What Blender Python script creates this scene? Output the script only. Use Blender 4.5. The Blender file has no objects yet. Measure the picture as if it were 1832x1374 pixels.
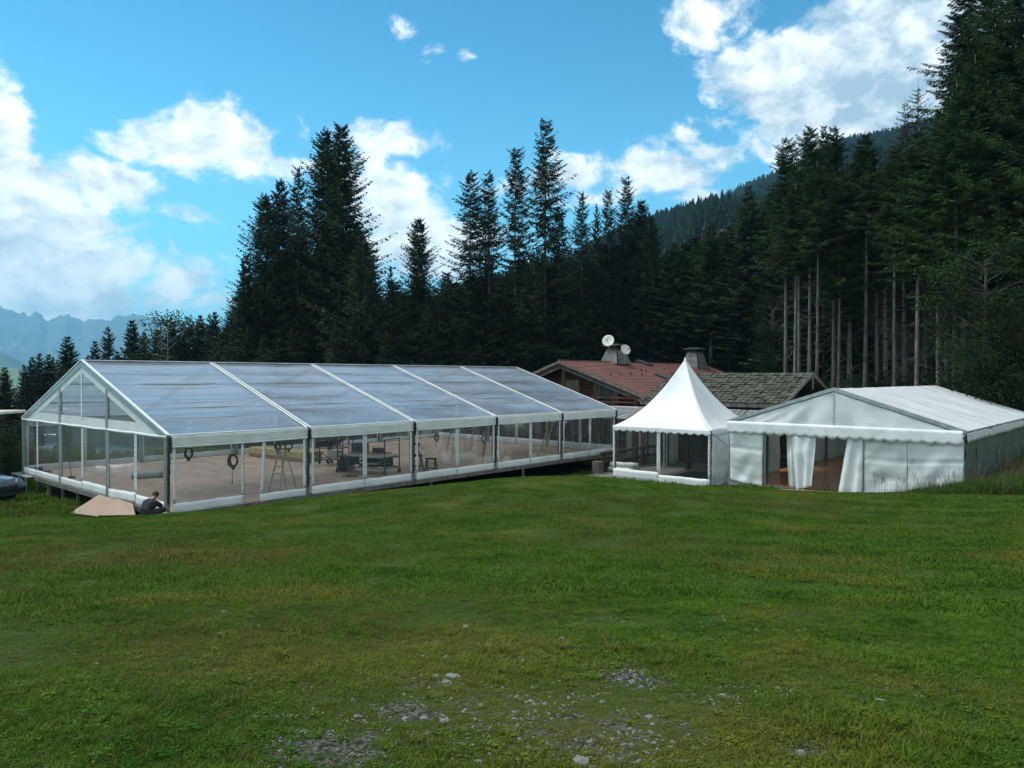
import bpy, math, random
import numpy as np
from mathutils import Vector, Matrix, noise as mnoise
PI = math.pi
SC = bpy.context.scene
COL = SC.collection
# ------------------------------------------------------------------ camera, world, sun, exposure
CAMH, FOC, HOR = 4.24, 1303.0, 675.0
cam_d = bpy.data.cameras.new('camera'); cam = bpy.data.objects.new('camera', cam_d); COL.objects.link(cam)
cam.location = (0, 0, CAMH); cam.rotation_euler = (PI/2 - 0.0091, 0, 0)
cam_d.sensor_width = 36.0; cam_d.lens = FOC/1832*36.0; cam_d.clip_start = 0.05; cam_d.clip_end = 40000
SC.camera = cam
SC.view_settings.view_transform = 'Standard'; SC.view_settings.look = 'None'
SC.view_settings.gamma = 1.0; SC.view_settings.use_curve_mapping = False
SC.view_settings.exposure = 1.0
cy = SC.cycles
cy.transparent_max_bounces = 40; cy.max_bounces = 8; cy.diffuse_bounces = 3; cy.glossy_bounces = 3
cy.volume_bounces = 0; cy.use_denoising = True; cy.sample_clamp_indirect = 6.0
SUN_EL, SUN_AZ = math.radians(58), math.radians(-72)      # azimuth clockwise from the view direction (+Y)
sd = bpy.data.lights.new('sun', 'SUN'); sd.energy = 1.9; sd.angle = math.radians(24); sd.color = (1.0, 0.96, 0.90)
sun = bpy.data.objects.new('sun', sd); COL.objects.link(sun)
sun.rotation_euler = Vector((math.sin(SUN_AZ)*math.cos(SUN_EL), math.cos(SUN_AZ)*math.cos(SUN_EL), math.sin(SUN_EL))).to_track_quat('Z', 'Y').to_euler()
sun.location = (30, -10, 60)

def azel(px, py):
    x, z = (px-916)/FOC, (HOR-py)/FOC
    return math.atan2(x, 1.0), math.atan2(z, math.hypot(x, 1.0))

world = bpy.data.worlds.new('World'); SC.world = world; world.use_nodes = True
WN = world.node_tree; WN.nodes.clear()
class G:
    """tiny node-graph writer"""
    def __init__(s, nt): s.nt = nt
    def n(s, t, **k):
        nd = s.nt.nodes.new(t)
        for a, b in k.items(): setattr(nd, a, b)
        return nd
    def put(s, sock, v):
        if v is None: return
        if hasattr(v, 'is_linked') or hasattr(v, 'links'): s.nt.links.new(v, sock)
        elif isinstance(v, (tuple, list)) and sock.type == 'RGBA' and len(v) == 3: sock.default_value = (*v, 1)
        else: sock.default_value = v
    def m(s, op, a, b=None, c=None, clamp=False):
        nd = s.n('ShaderNodeMath', operation=op); nd.use_clamp = clamp
        s.put(nd.inputs[0], a); s.put(nd.inputs[1], b); s.put(nd.inputs[2], c)
        return nd.outputs[0]
    def vm(s, op, a, b=None, scale=None):
        nd = s.n('ShaderNodeVectorMath', operation=op); s.put(nd.inputs[0], a); s.put(nd.inputs[1], b)
        if scale is not None: s.put(nd.inputs['Scale'], scale)
        return nd.outputs[1] if op in ('LENGTH', 'DOT_PRODUCT', 'DISTANCE') else nd.outputs[0]
    def noise(s, vec, scale=5, detail=4, rough=0.55, dist=0.0, lac=2.0):
        nd = s.n('ShaderNodeTexNoise'); s.put(nd.inputs['Vector'], vec)
        for a, b in (('Scale', scale), ('Detail', detail), ('Roughness', rough), ('Distortion', dist), ('Lacunarity', lac)): nd.inputs[a].default_value = b
        return nd.outputs['Fac']
    def ramp(s, x, lo, hi, smooth=True):
        nd = s.n('ShaderNodeMapRange', interpolation_type='SMOOTHSTEP' if smooth else 'LINEAR')
        s.put(nd.inputs['Value'], x); nd.inputs['From Min'].default_value = lo; nd.inputs['From Max'].default_value = hi
        return nd.outputs[0]
    def mix(s, f, a, b, blend='MIX'):
        nd = s.n('ShaderNodeMix', data_type='RGBA', blend_type=blend)
        s.put(nd.inputs[0], f); s.put(nd.inputs[6], a); s.put(nd.inputs[7], b)
        return nd.outputs[2]
g = G(WN)
sky = g.n('ShaderNodeTexSky', sky_type='NISHITA'); sky.sun_disc = False; sky.sun_elevation = SUN_EL; sky.sun_rotation = SUN_AZ
sky.altitude = 1400; sky.air_density = 1.0; sky.dust_density = 0.6; sky.ozone_density = 1.5
tc = g.n('ShaderNodeTexCoord').outputs['Generated']
sep = g.n('ShaderNodeSeparateXYZ'); g.put(sep.inputs[0], tc)
az = g.m('ARCTAN2', sep.outputs[0], sep.outputs[1]); el = g.m('ARCSINE', sep.outputs[2])
cb = g.n('ShaderNodeCombineXYZ'); g.put(cb.inputs[0], az); g.put(cb.inputs[1], g.m('MULTIPLY', el, 1.35)); P = cb.outputs[0]
wv = g.n('ShaderNodeTexNoise'); g.put(wv.inputs['Vector'], P); wv.inputs['Scale'].default_value = 5; wv.inputs['Detail'].default_value = 5
Pw = g.vm('ADD', P, g.vm('SCALE', g.vm('SUBTRACT', wv.outputs['Color'], (0.5, 0.5, 0.5)), None, 0.10))
# cloud banks: (px, py, radius px x, radius px y, strength, greyness)
CL = [(70, 490, 300, 105, 1.12, .1), (60, 390, 210, 110, 1.05, .0), (-30, 250, 120, 110, 1.1, .0), (180, 335, 105, 55, .95, .0), (300, 500, 170, 70, .9, .1), (-40, 560, 200, 60, 1.0, .1),
      (150, 600, 330, 40, .8, .1), (370, 255, 165, 60, 1.05, .0), (480, 290, 170, 45, .75, .0), (340, 400, 90, 26, .62, .0), (690, 265, 110, 40, .8, .0), (690, 370, 150, 95, 1.05, .0), (750, 440, 160, 70, 1.1, .0),
      (840, 330, 140, 45, .45, .1), (550, 250, 40, 40, .6, 0),
      (722, 48, 40, 34, .72, .0), (832, 92, 30, 24, .7, .0), (770, 85, 60, 30, .45, .0), (1180, 300, 120, 50, .95, .1), (1060, 320, 150, 50, .85, .0), (1230, 260, 60, 45, .65, .3),
      (1275, 20, 110, 40, .9, .1), (1290, 180, 60, 50, .6, .3), (1480, 150, 165, 85, 1.2, .7), (1560, 100, 180, 110, 1.2, .8), (1400, 140, 120, 80, 1.1, .3), (1700, 180, 330, 220, 1.4, .8), (1610, 240, 210, 60, 1.1, .9),
      (2050, 100, 350, 380, 1.4, .6), (-350, 330, 320, 260, 1.2, .2), (-700, 420, 380, 180, 1.1, .3), (2500, 300, 500, 300, 1.2, .5),
      (500, 560, 500, 35, .55, .1), (1250, 370, 130, 40, .7, .1)]
mask = None; grey = None
warp = g.noise(Pw, 14, 8, .62)
wlow = g.noise(Pw, 5.5, 3, .5)
bump = g.m('ADD', g.m('MULTIPLY', g.m('SUBTRACT', warp, .5), 1.8), g.m('MULTIPLY', g.m('SUBTRACT', wlow, .5), 0.9))
for (px, py, rx, ry, st, gr) in CL:
    a0, e0 = azel(px, py)
    kx = math.cos(a0)**2; 
    sx, sy = rx/FOC*kx, ry/FOC*math.cos(a0)
    dv = g.n('ShaderNodeVectorMath', operation='MULTIPLY_ADD')
    g.put(dv.inputs[0], Pw); dv.inputs[1].default_value = (1/sx, 1/(1.35*sy), 0); dv.inputs[2].default_value = (-a0/sx, -e0/sy, 0)
    d2 = g.vm('DOT_PRODUCT', dv.outputs[0], dv.outputs[0])
    w = g.m('MULTIPLY', g.m('EXPONENT', g.m('MULTIPLY', d2, -0.75)), st)
    mask = w if mask is None else g.m('MAXIMUM', mask, w)
    gw = g.m('MULTIPLY', w, gr); grey = gw if grey is None else g.m('MAXIMUM', grey, gw)
# generic broken cloud for the part of the sky behind the camera and overhead
behind = g.ramp(sep.outputs[1], 0.35, -0.2)
over = g.ramp(sep.outputs[2], 0.5, 0.9)
gen = g.m('MULTIPLY', g.m('MAXIMUM', behind, over), g.ramp(g.noise(tc, 2.6, 5, .6), .32, .54))
mask = g.m('MAXIMUM', mask, g.m('MULTIPLY', gen, 1.1))
fac = g.ramp(g.m('ADD', mask, bump), .42, .82)
fac = g.m('MULTIPLY', fac, g.ramp(sep.outputs[2], -.02, .02))
# relief: density here against density a little towards the light
Pu = g.vm('ADD', Pw, (0.012, 0.02, 0.0))
rel = g.m('SUBTRACT', g.noise(Pw, 11, 7, .6), g.noise(Pu, 11, 7, .6))
shade = g.m('ADD', g.m('MULTIPLY', rel, 3.1), g.m('ADD', .77, g.m('MULTIPLY', grey, -.55)))
shade = g.m('ADD', shade, g.m('MULTIPLY', g.m('SUBTRACT', g.noise(Pw, 4.0, 3, .5), .5), .55), clamp=True)
ccol = g.mix(shade, (1.6, 2.15, 2.6), (4.9, 5.0, 5.0))
skc = g.mix(1.0, sky.outputs[0], (0.55, 1.15, 1.20), 'MULTIPLY')
# pale milky band low over the horizon
skc = g.mix(g.m('MULTIPLY', g.ramp(sep.outputs[2], .42, .0), .35), skc, (1.7, 3.4, 4.4))
skc = g.mix(1.0, skc, (.58, .67, .63), 'MULTIPLY')
skc = g.mix(g.ramp(sep.outputs[2], .15, .55), skc, g.mix(1.0, skc, (.50, .68, .76), 'MULTIPLY'))
out = g.mix(fac, skc, ccol)
bg = g.n('ShaderNodeBackground'); g.put(bg.inputs[0], out); bg.inputs[1].default_value = 0.15
wo = g.n('ShaderNodeOutputWorld'); WN.links.new(bg.outputs[0], wo.inputs[0])

# ------------------------------------------------------------------ helpers
def at(px, py, Y):
    """the point of the photograph's pixel (px, py) at distance Y in front of the camera"""
    return Vector(((px-916)/FOC*Y, Y, CAMH - (py-HOR)/FOC*Y))
def onz(px, py, z=0.0):
    return at(px, py, (CAMH-z)*FOC/(py-HOR))
def tag(o, label=None, cat=None, group=None, kind=None):
    for k, v in (('label', label), ('category', cat), ('group', group), ('kind', kind)):
        if v: o[k] = v
    return o
def empty(name, loc=(0, 0, 0), rz=0.0, label=None, cat=None, group=None, parent=None):
    o = bpy.data.objects.new(name, None); o.location = loc; o.rotation_euler = (0, 0, rz); o.empty_display_size = .1
    COL.objects.link(o)
    if parent: o.parent = parent
    return tag(o, label, cat, group)
class MB:
    def __init__(s): s.v = []; s.f = []
    def add(s, vs, fs):
        b = len(s.v); s.v += [tuple(v) for v in vs]; s.f += [tuple(i+b for i in f) for f in fs]; return s
    def box(s, c, d, R=None, taper=1.0):
        hx, hy, hz = d[0]/2, d[1]/2, d[2]/2; c = Vector(c); vs = []
        for z in (-1, 1):
            t = taper if z > 0 else 1.0
            for x, y in ((-1, -1), (1, -1), (1, 1), (-1, 1)):
                p = Vector((x*hx*t, y*hy*t, z*hz))
                vs.append((R @ p if R else p) + c)
        return s.add(vs, [(0, 3, 2, 1), (4, 5, 6, 7), (0, 1, 5, 4), (1, 2, 6, 5), (2, 3, 7, 6), (3, 0, 4, 7)])
    def bar(s, p0, p1, w, h, up=(0, 0, 1)):
        p0, p1 = Vector(p0), Vector(p1); d = (p1-p0); L = d.length; x = d.normalized(); up = Vector(up)
        if abs(x.dot(up)) > .98: up = Vector((0, 1, 0))
        y = up.cross(x).normalized(); z = x.cross(y)
        return s.box((p0+p1)/2, (L, w, h), Matrix((x, y, z)).transposed())
    def tube(s, pts, r, n=6, cap=True):
        pts = [Vector(p) for p in pts]; m = len(pts); rs = r if isinstance(r, (list, tuple)) else [r]*m
        b = []; 
        for i, p in enumerate(pts):
            d = (pts[min(i+1, m-1)] - pts[max(i-1, 0)]).normalized()
            u = Vector((0, 0, 1)) if abs(d.z) < .9 else Vector((1, 0, 0))
            a = d.cross(u).normalized(); c = a.cross(d)
            for k in range(n):
                t = 2*PI*k/n; b.append(p + (a*math.cos(t) + c*math.sin(t))*rs[i])
        fs = [(i*n+k, i*n+(k+1) % n, (i+1)*n+(k+1) % n, (i+1)*n+k) for i in range(m-1) for k in range(n)]
        if cap: fs += [tuple(range(n-1, -1, -1)), tuple(range((m-1)*n, m*n))]
        return s.add(b, fs)
    def lathe(s, c, prof, n=16, axis=None):
        c = Vector(c); vs = []; R = Vector((0, 0, 1)).rotation_difference(Vector(axis)).to_matrix() if axis else Matrix.Identity(3)
        for (r, z) in prof:
            for k in range(n):
                t = 2*PI*k/n; vs.append(R @ Vector((r*math.cos(t), r*math.sin(t), z)) + c)
        fs = [(i*n+k, i*n+(k+1) % n, (i+1)*n+(k+1) % n, (i+1)*n+k) for i in range(len(prof)-1) for k in range(n)]
        return s.add(vs, fs)
    def grid(s, fn, nu, nv):
        vs = [fn(i/nu, j/nv) for j in range(nv+1) for i in range(nu+1)]
        return s.add(vs, [(j*(nu+1)+i, j*(nu+1)+i+1, (j+1)*(nu+1)+i+1, (j+1)*(nu+1)+i) for j in range(nv) for i in range(nu)])
    def sheet(s, poly, t=0.004, nrm=None):
        """thin solid slab of a planar polygon"""
        P = [Vector(p) for p in poly]; n = (P[1]-P[0]).cross(P[2]-P[0]).normalized()*t
        k = len(P)
        return s.add(P + [p-n for p in P], [tuple(range(k)), tuple(range(2*k-1, k-1, -1))] + [(i, i+k, (i+1) % k + k, (i+1) % k) for i in range(k)])
    def mesh(s, name, mt=None, smooth=False):
        me = bpy.data.meshes.new(name); me.from_pydata(s.v, [], s.f)
        if mt: me.materials.append(mt)
        if smooth: me.polygons.foreach_set('use_smooth', [True]*len(me.polygons))
        me.update(); return me
    def build(s, name, mt, parent=None, smooth=False, loc=None, rz=0.0, kind=None, label=None, cat=None, group=None, bevel=0.0, solid=0.0):
        return link(name, s.mesh(name, mt, smooth), parent, loc, rz, kind, label, cat, group, bevel, solid)
def link(name, me, parent=None, loc=None, rz=0.0, kind=None, label=None, cat=None, group=None, bevel=0.0, solid=0.0):
    o = bpy.data.objects.new(name, me); COL.objects.link(o)
    if loc is not None: o.location = loc
    if rz: o.rotation_euler = (0, 0, rz)
    if parent: o.parent = parent
    if bevel:
        b = o.modifiers.new('bevel', 'BEVEL'); b.width = bevel; b.segments = 2; b.limit_method = 'ANGLE'
    if solid:
        b = o.modifiers.new('thickness', 'SOLIDIFY'); b.thickness = solid; b.offset = 0
    return tag(o, label, cat, group, kind)
def copy_tree(o, parent=None, **kw):
    c = o.copy(); COL.objects.link(c); c.parent = parent
    for ch in list(o.children): copy_tree(ch, c)
    return c
def np_mesh(name, V, F, mt, smooth=False):
    me = bpy.data.meshes.new(name); V = np.asarray(V, np.float32); F = np.asarray(F, np.int32); k = F.shape[1]
    me.vertices.add(len(V)); me.vertices.foreach_set('co', V.ravel())
    me.loops.add(F.size); me.loops.foreach_set('vertex_index', F.ravel())
    me.polygons.add(len(F)); me.polygons.foreach_set('loop_start', np.arange(0, F.size, k, dtype=np.int32))
    me.polygons.foreach_set('loop_total', np.full(len(F), k, np.int32))
    if smooth: me.polygons.foreach_set('use_smooth', np.ones(len(F), bool))
    me.materials.append(mt); me.update(calc_edges=True); return me
def nz(x, y, z=0.0, s=1.0): return mnoise.noise(Vector((x*s, y*s, z*s)))

# ------------------------------------------------------------------ materials
MATS = {}
def mat(name, c1, c2=None, scale=4.0, rough=.7, metal=0.0, bump=0.0, bscale=None, spec=.4, trans=0.0, detail=6, stretch=(1, 1, 1), c3=None, s3=.6, lo=.38, hi=.64, coat=0.0, rnd=0.0):
    if name in MATS: return MATS[name]
    m = bpy.data.materials.new(name); m.use_nodes = True; nt = m.node_tree; b = nt.nodes['Principled BSDF']; q = G(nt)
    co = q.n('ShaderNodeTexCoord').outputs['Object']
    if stretch != (1, 1, 1): co = q.vm('MULTIPLY', co, stretch)
    col = None
    if c2:
        col = q.mix(q.ramp(q.noise(co, scale, detail, .6), lo, hi), c1, c2)
        if c3: col = q.mix(q.ramp(q.noise(co, scale*s3, 5, .6, .6), .5, .68), col, c3)
    if rnd:
        oi = q.n('ShaderNodeObjectInfo').outputs['Random']
        hv = q.n('ShaderNodeHueSaturation'); q.put(hv.inputs['Color'], col if col is not None else (*c1, 1)); q.put(hv.inputs['Value'], q.m('MULTIPLY_ADD', oi, rnd*2, 1-rnd)); col = hv.outputs[0]
    if col is None: b.inputs['Base Color'].default_value = (*c1, 1)
    else: q.put(b.inputs['Base Color'], col)
    b.inputs['Roughness'].default_value = rough; b.inputs['Metallic'].default_value = metal; b.inputs['Specular IOR Level'].default_value = spec
    if coat: b.inputs['Coat Weight'].default_value = coat
    if bump:
        bn = q.n('ShaderNodeBump'); bn.inputs['Strength'].default_value = min(1, bump); bn.inputs['Distance'].default_value = .02*max(1, bump)
        q.put(bn.inputs['Height'], q.noise(co, bscale or scale*4, 6, .65)); q.put(b.inputs['Normal'], bn.outputs[0])
    if trans:
        tl = q.n('ShaderNodeBsdfTranslucent'); q.put(tl.inputs[0], col if col is not None else (*c1, 1))
        mx = q.n('ShaderNodeMixShader'); mx.inputs[0].default_value = trans
        nt.links.new(b.outputs[0], mx.inputs[1]); nt.links.new(tl.outputs[0], mx.inputs[2]); nt.links.new(mx.outputs[0], nt.nodes['Material Output'].inputs[0])
    MATS[name] = m; return m
def film(name, milk=.18, tint=(.80, .86, .88), gloss=1.0, rough=.12, bump=.25, bscale=1.6, stretch=(1, 1, 1), milkcol=(.62, .68, .72), streak=.12, nscale=2.2):
    """clear PVC sheet: see-through, Fresnel sky reflection, a thin uneven milky haze"""
    m = bpy.data.materials.new(name); m.use_nodes = True; nt = m.node_tree; nt.nodes.clear(); q = G(nt)
    co = q.n('ShaderNodeTexCoord').outputs['Object']; cs = q.vm('MULTIPLY', co, stretch)
    bn = q.n('ShaderNodeBump'); bn.inputs['Strength'].default_value = bump; bn.inputs['Distance'].default_value = .06; q.put(bn.inputs['Height'], q.noise(cs, bscale, 3, .5))
    tr = q.n('ShaderNodeBsdfTransparent'); q.put(tr.inputs[0], tint)
    df = q.n('ShaderNodeBsdfDiffuse'); q.put(df.inputs[0], milkcol); tl = q.n('ShaderNodeBsdfTranslucent'); q.put(tl.inputs[0], milkcol)
    mk = q.n('ShaderNodeMixShader'); mk.inputs[0].default_value = .5; nt.links.new(df.outputs[0], mk.inputs[1]); nt.links.new(tl.outputs[0], mk.inputs[2])
    f = q.m('ADD', milk, q.m('MULTIPLY', q.m('SUBTRACT', q.noise(cs, nscale, 5, .6, .4), .5), streak*2), clamp=True)
    a = q.n('ShaderNodeMixShader'); q.put(a.inputs[0], f); nt.links.new(tr.outputs[0], a.inputs[1]); nt.links.new(mk.outputs[0], a.inputs[2])
    gl = q.n('ShaderNodeBsdfGlossy'); gl.inputs['Roughness'].default_value = rough; q.put(gl.inputs['Normal'], bn.outputs[0])
    fr = q.n('ShaderNodeFresnel'); fr.inputs[0].default_value = 1.5; q.put(fr.inputs['Normal'], bn.outputs[0])
    b = q.n('ShaderNodeMixShader'); q.put(b.inputs[0], q.m('MULTIPLY', fr.outputs[0], gloss, clamp=True)); nt.links.new(a.outputs[0], b.inputs[1]); nt.links.new(gl.outputs[0], b.inputs[2])
    o = q.n('ShaderNodeOutputMaterial'); nt.links.new(b.outputs[0], o.inputs[0]); return m
M_white = mat('white_pvc', (.72, .76, .75), (.62, .67, .66), 1.2, .42, bump=.12, bscale=5, trans=.12, spec=.35)
M_whiteb = mat('white_pvc_band', (.66, .70, .68), (.57, .62, .60), 1.4, .45, bump=.15, bscale=4, trans=.05)
M_whiter = mat('white_pvc_roof', (.74, .78, .79), (.66, .71, .72), .8, .38, bump=.10, bscale=3, trans=.18)
M_walls = mat('white_pvc_wall', (.68, .74, .73), (.56, .63, .62), .9, .45, bump=.2, bscale=4, trans=.10, c3=(.50, .56, .52), s3=.7)
M_alu = mat('aluminium', (.42, .46, .46), (.30, .34, .34), 6, .38, .7, bump=.05)
M_alud = mat('dull_aluminium', (.22, .27, .26), (.15, .19, .185), 8, .5, .5)
M_black = mat('black_strap', (.012, .013, .014), rough=.6)
M_rubber = mat('black_rubber', (.015, .015, .015), rough=.8)
M_filmroof = film('clear_roof_film', milk=.50, tint=(.76, .80, .84), gloss=1.1, rough=.20, bump=.16, bscale=.7, stretch=(.45, 1.3, 1), milkcol=(.60, .74, .90), streak=.36, nscale=.75)  # milky PVC; its whiter streaks also paint in highlights along the folds
M_filmwall = film('clear_wall_film', milk=.07, tint=(.90, .91, .91), gloss=.22, rough=.10, bump=.08, bscale=3.0, stretch=(1, 1, .5), milkcol=(.60, .66, .68), streak=.05)
M_plyfloor = mat('plywood_floor', (.41, .285, .195), (.32, .215, .15), 1.6, .55, bump=.05, c3=(.46, .34, .24), spec=.4, rnd=.08)
M_ply = mat('fresh_plywood', (.28, .20, .138), (.22, .155, .105), 2.5, .65, stretch=(1, 6, 1), bump=.05, rnd=.06)
M_tim = mat('yellow_timber', (.52, .40, .18), (.40, .30, .13), 3, .6, rnd=.1)
M_woodd = mat('dark_log', (.055, .036, .024), (.022, .015, .011), 5, .8, bump=.6, stretch=(1, 1, 4))
M_woodr = mat('red_brown_log', (.11, .04, .02), (.04, .018, .012), 4, .75, bump=.5, stretch=(.4, .4, 5))
M_woodg = mat('grey_weathered_wood', (.17, .16, .145), (.085, .08, .07), 6, .85, bump=.6, stretch=(1, 1, .3), rnd=.15)
M_shingle = mat('mossy_shingle', (.072, .072, .048), (.026, .027, .021), 2.2, .9, bump=.8, bscale=20, c3=(.050, .075, .022), s3=.4, rnd=.35)
M_tile = mat('red_roof_tile', (.19, .082, .066), (.14, .062, .050), 1.2, .6, bump=.3, c3=(.13, .065, .055), s3=.5, rnd=.12)
M_dark = mat('dark_steel', (.02, .022, .024), rough=.5, metal=.3)
M_blue = mat('blue_steel', (.035, .055, .085), (.025, .04, .06), 5, .45, .3)
M_skin = mat('skin', (.35, .19, .13), rough=.55)
M_tshirt = mat('black_tshirt', (.010, .010, .013), (.016, .016, .020), 10, .9)
M_trouser = mat('dark_trousers', (.025, .027, .035), (.017, .018, .024), 10, .9)
M_hair = mat('dark_hair', (.008, .006, .005), rough=.7)
M_paper = mat('off_white_board', (.50, .47, .40), (.42, .39, .33), 2, .7)

M_filmseam = mat('film_seam', (.60, .66, .70), rough=.3)
M_filmdark = film('pagoda_window_film', milk=.05, tint=(.82, .86, .86), gloss=.5, rough=.06, bump=.08, bscale=3.0, stretch=(1, 1, .5), milkcol=(.55, .62, .62), streak=.05)
M_filmmilk = film('milky_film', milk=.8, tint=(.7, .75, .8), gloss=1.0, rough=.2, bump=.2)
M_seam = mat('seam_tape', (.34, .38, .41), rough=.5)
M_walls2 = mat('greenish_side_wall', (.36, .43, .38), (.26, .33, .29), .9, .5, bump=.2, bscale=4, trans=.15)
M_parq = mat('varnished_floor', (.34, .145, .060), (.26, .105, .045), 2.5, .22, spec=.6, rnd=.12)
M_clad = mat('weathered_cladding', (.20, .20, .19), (.11, .11, .10), 5, .85, bump=.4, rnd=.3)
M_paleshut = mat('pale_shutter', (.20, .16, .11), (.14, .11, .08), 3, .8)
M_winglass = mat('window_glass', (.02, .025, .03), rough=.08, spec=.8)
M_skyglass = mat('skylight_glass', (.10, .13, .15), rough=.05, spec=1.0)
M_dish = mat('dish_white', (.62, .62, .56), rough=.5)

M_sidefilm = film('side_window_film', milk=.42, tint=(.62, .70, .66), gloss=.5, rough=.15, bump=.2, bscale=2.0, milkcol=(.34, .44, .40), streak=.1)
# ------------------------------------------------------------------ terrain
def _pt(px, py, Y): v = at(px, py, Y); return (v.x, v.y, v.z)
CTRL = [_pt(916, 1374, 3.1), _pt(0, 1374, 3.15), _pt(1832, 1374, 3.05), _pt(916, 1126, 6), _pt(200, 1126, 6), _pt(1650, 1120, 6),
        _pt(916, 1020, 10), _pt(100, 1024, 10), _pt(1750, 1005, 10), _pt(916, 955, 15), _pt(100, 965, 15), _pt(1750, 945, 15),
        _pt(0, 946, 17.5), _pt(150, 940, 18.5), _pt(300, 921, 21.6), _pt(552, 893, 24.6), _pt(740, 874, 26.0), _pt(886, 859, 27), _pt(1000, 853, 27.3), _pt(1120, 859, 27.5),
        _pt(1272, 875, 25.5), _pt(1450, 884, 24.3), _pt(1545, 886, 24.2), _pt(600, 920, 20), _pt(900, 905, 20), _pt(1200, 904, 20), _pt(1450, 905, 20.5),
        _pt(1620, 888, 22), _pt(1780, 874, 22.2), _pt(1832, 868, 22.5), _pt(1720, 878, 23.0), _pt(1832, 900, 19.0), _pt(1700, 899, 20), _pt(2000, 850, 22), _pt(2100, 900, 15),
        (-14.6, 24.2, -.42), (-12.6, 22.4, -.12), (-19.8, 27.5, -.62), (-24, 30, -.75), (-19.5, 23, -.32), (-16.5, 29, -.72), (-12, 26, -.62), (-14, 34, -.75), (-22, 38, -.8), (-26, 20, 0.0), (-30, 26, -.3),
        (-9.3, 24.6, -.22), (-6, 28.2, -.42), (-3, 31, -.75), (1, 34.5, -.95), (5, 36, -.95), (8, 37, -.8), (5, 33, -.75), (8, 31.8, -.74), (12, 33, -.8), (9, 36, -.9), (13, 37, -.9), (12, 29.3, -.22), (15, 30, -.2), (-2, 40, -.9), (4, 46, -.8),
        (15.6, 24.3, .55), (17.5, 26, .55), (20, 29, .7), (25, 34, 1.1), (20, 24, 1.2), (25, 26, 1.7), (18, 35, .1), (22, 40, .5), (10, 45, -.7), (15, 52, -.6),
        (0, 0, 2.72), (-8, 0, 2.75), (8, 0, 2.85), (0, -10, 3.1), (-20, 0, 2.2), (25, 0, 3.2), (-30, 10, 1.0), (-20, -20, 3), (30, -20, 4), (35, 15, 3.2),
        (-30, 50, -1.2), (-15, 55, -1.0), (0, 62, -.6), (20, 62, .4), (35, 50, 2.2), (50, 40, 4.5), (60, 70, 9), (30, 80, 5), (0, 85, 2), (-25, 75, -1.8), (-50, 60, -3.5), (-60, 90, -9), (-35, 100, -6), (-60, 30, -2.5), (-80, 50, -8),
        (0, 120, 8), (50, 120, 24), (90, 90, 26), (100, 40, 18), (90, 0, 10), (-40, 130, -14), (-90, 120, -26), (-110, 60, -20), (-100, 10, -9), (0, 150, 16), (110, 150, 50), (-110, 160, -45), (-50, 165, -20)]
CT = np.array(CTRL); _c2 = 2.2**2
def _phi(d2): return np.sqrt(d2 + _c2)
_n = len(CT); _A = np.zeros((_n+3, _n+3)); _d = ((CT[:, None, :2]-CT[None, :, :2])**2).sum(-1)
_A[:_n, :_n] = _phi(_d) + np.eye(_n)*-0.02; _A[:_n, _n] = 1; _A[:_n, _n+1:] = CT[:, :2]; _A[_n, :_n] = 1; _A[_n+1:, :_n] = CT[:, :2].T
_w = np.linalg.solve(_A, np.r_[CT[:, 2], 0, 0, 0])
def hgt(x, y):
    x = np.atleast_1d(np.asarray(x, float)); y = np.atleast_1d(np.asarray(y, float))
    out = np.empty(len(x))
    for i in range(0, len(x), 20000):
        d2 = (x[i:i+20000, None]-CT[:, 0])**2 + (y[i:i+20000, None]-CT[:, 1])**2
        out[i:i+20000] = _phi(d2) @ _w[:_n] + _w[_n] + x[i:i+20000]*_w[_n+1] + y[i:i+20000]*_w[_n+2]
    # small uneven relief of the turf
    out += .035*np.sin(x*1.1+1.7*np.sin(y*.55))*np.sin(y*1.3+1.1*np.sin(x*.8+2)) * np.clip((28-np.hypot(x, y))/10, 0, 1)
    out += .012*np.sin(x*3.7+2*np.sin(y*2.1))*np.sin(y*4.3+1.4*np.sin(x*2.9)) * np.clip((20-np.hypot(x, y))/8, 0, 1)
    return out
def h1(x, y): return float(hgt(x, y)[0])
def axis(lo, hi, fine_lo, fine_hi, st, grow=1.13):
    a = list(np.arange(fine_lo, fine_hi, st)); s = st; v = a[-1]
    while v < hi: s *= grow; v += s; a.append(min(v, hi))
    s = st; v = a[0]; b = []
    while v > lo: s *= grow; v -= s; b.append(max(v, lo))
    return np.array(b[::-1] + a)
gx = axis(-170, 170, -22, 22, .16); gy = axis(-30, 185, 1.5, 27, .13)
X, Y = np.meshgrid(gx, gy); Z = hgt(X.ravel(), Y.ravel())
nx_, ny_ = len(gx), len(gy); idx = np.arange(nx_*ny_).reshape(ny_, nx_)
F = np.stack([idx[:-1, :-1], idx[:-1, 1:], idx[1:, 1:], idx[1:, :-1]], -1).reshape(-1, 4)

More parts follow.
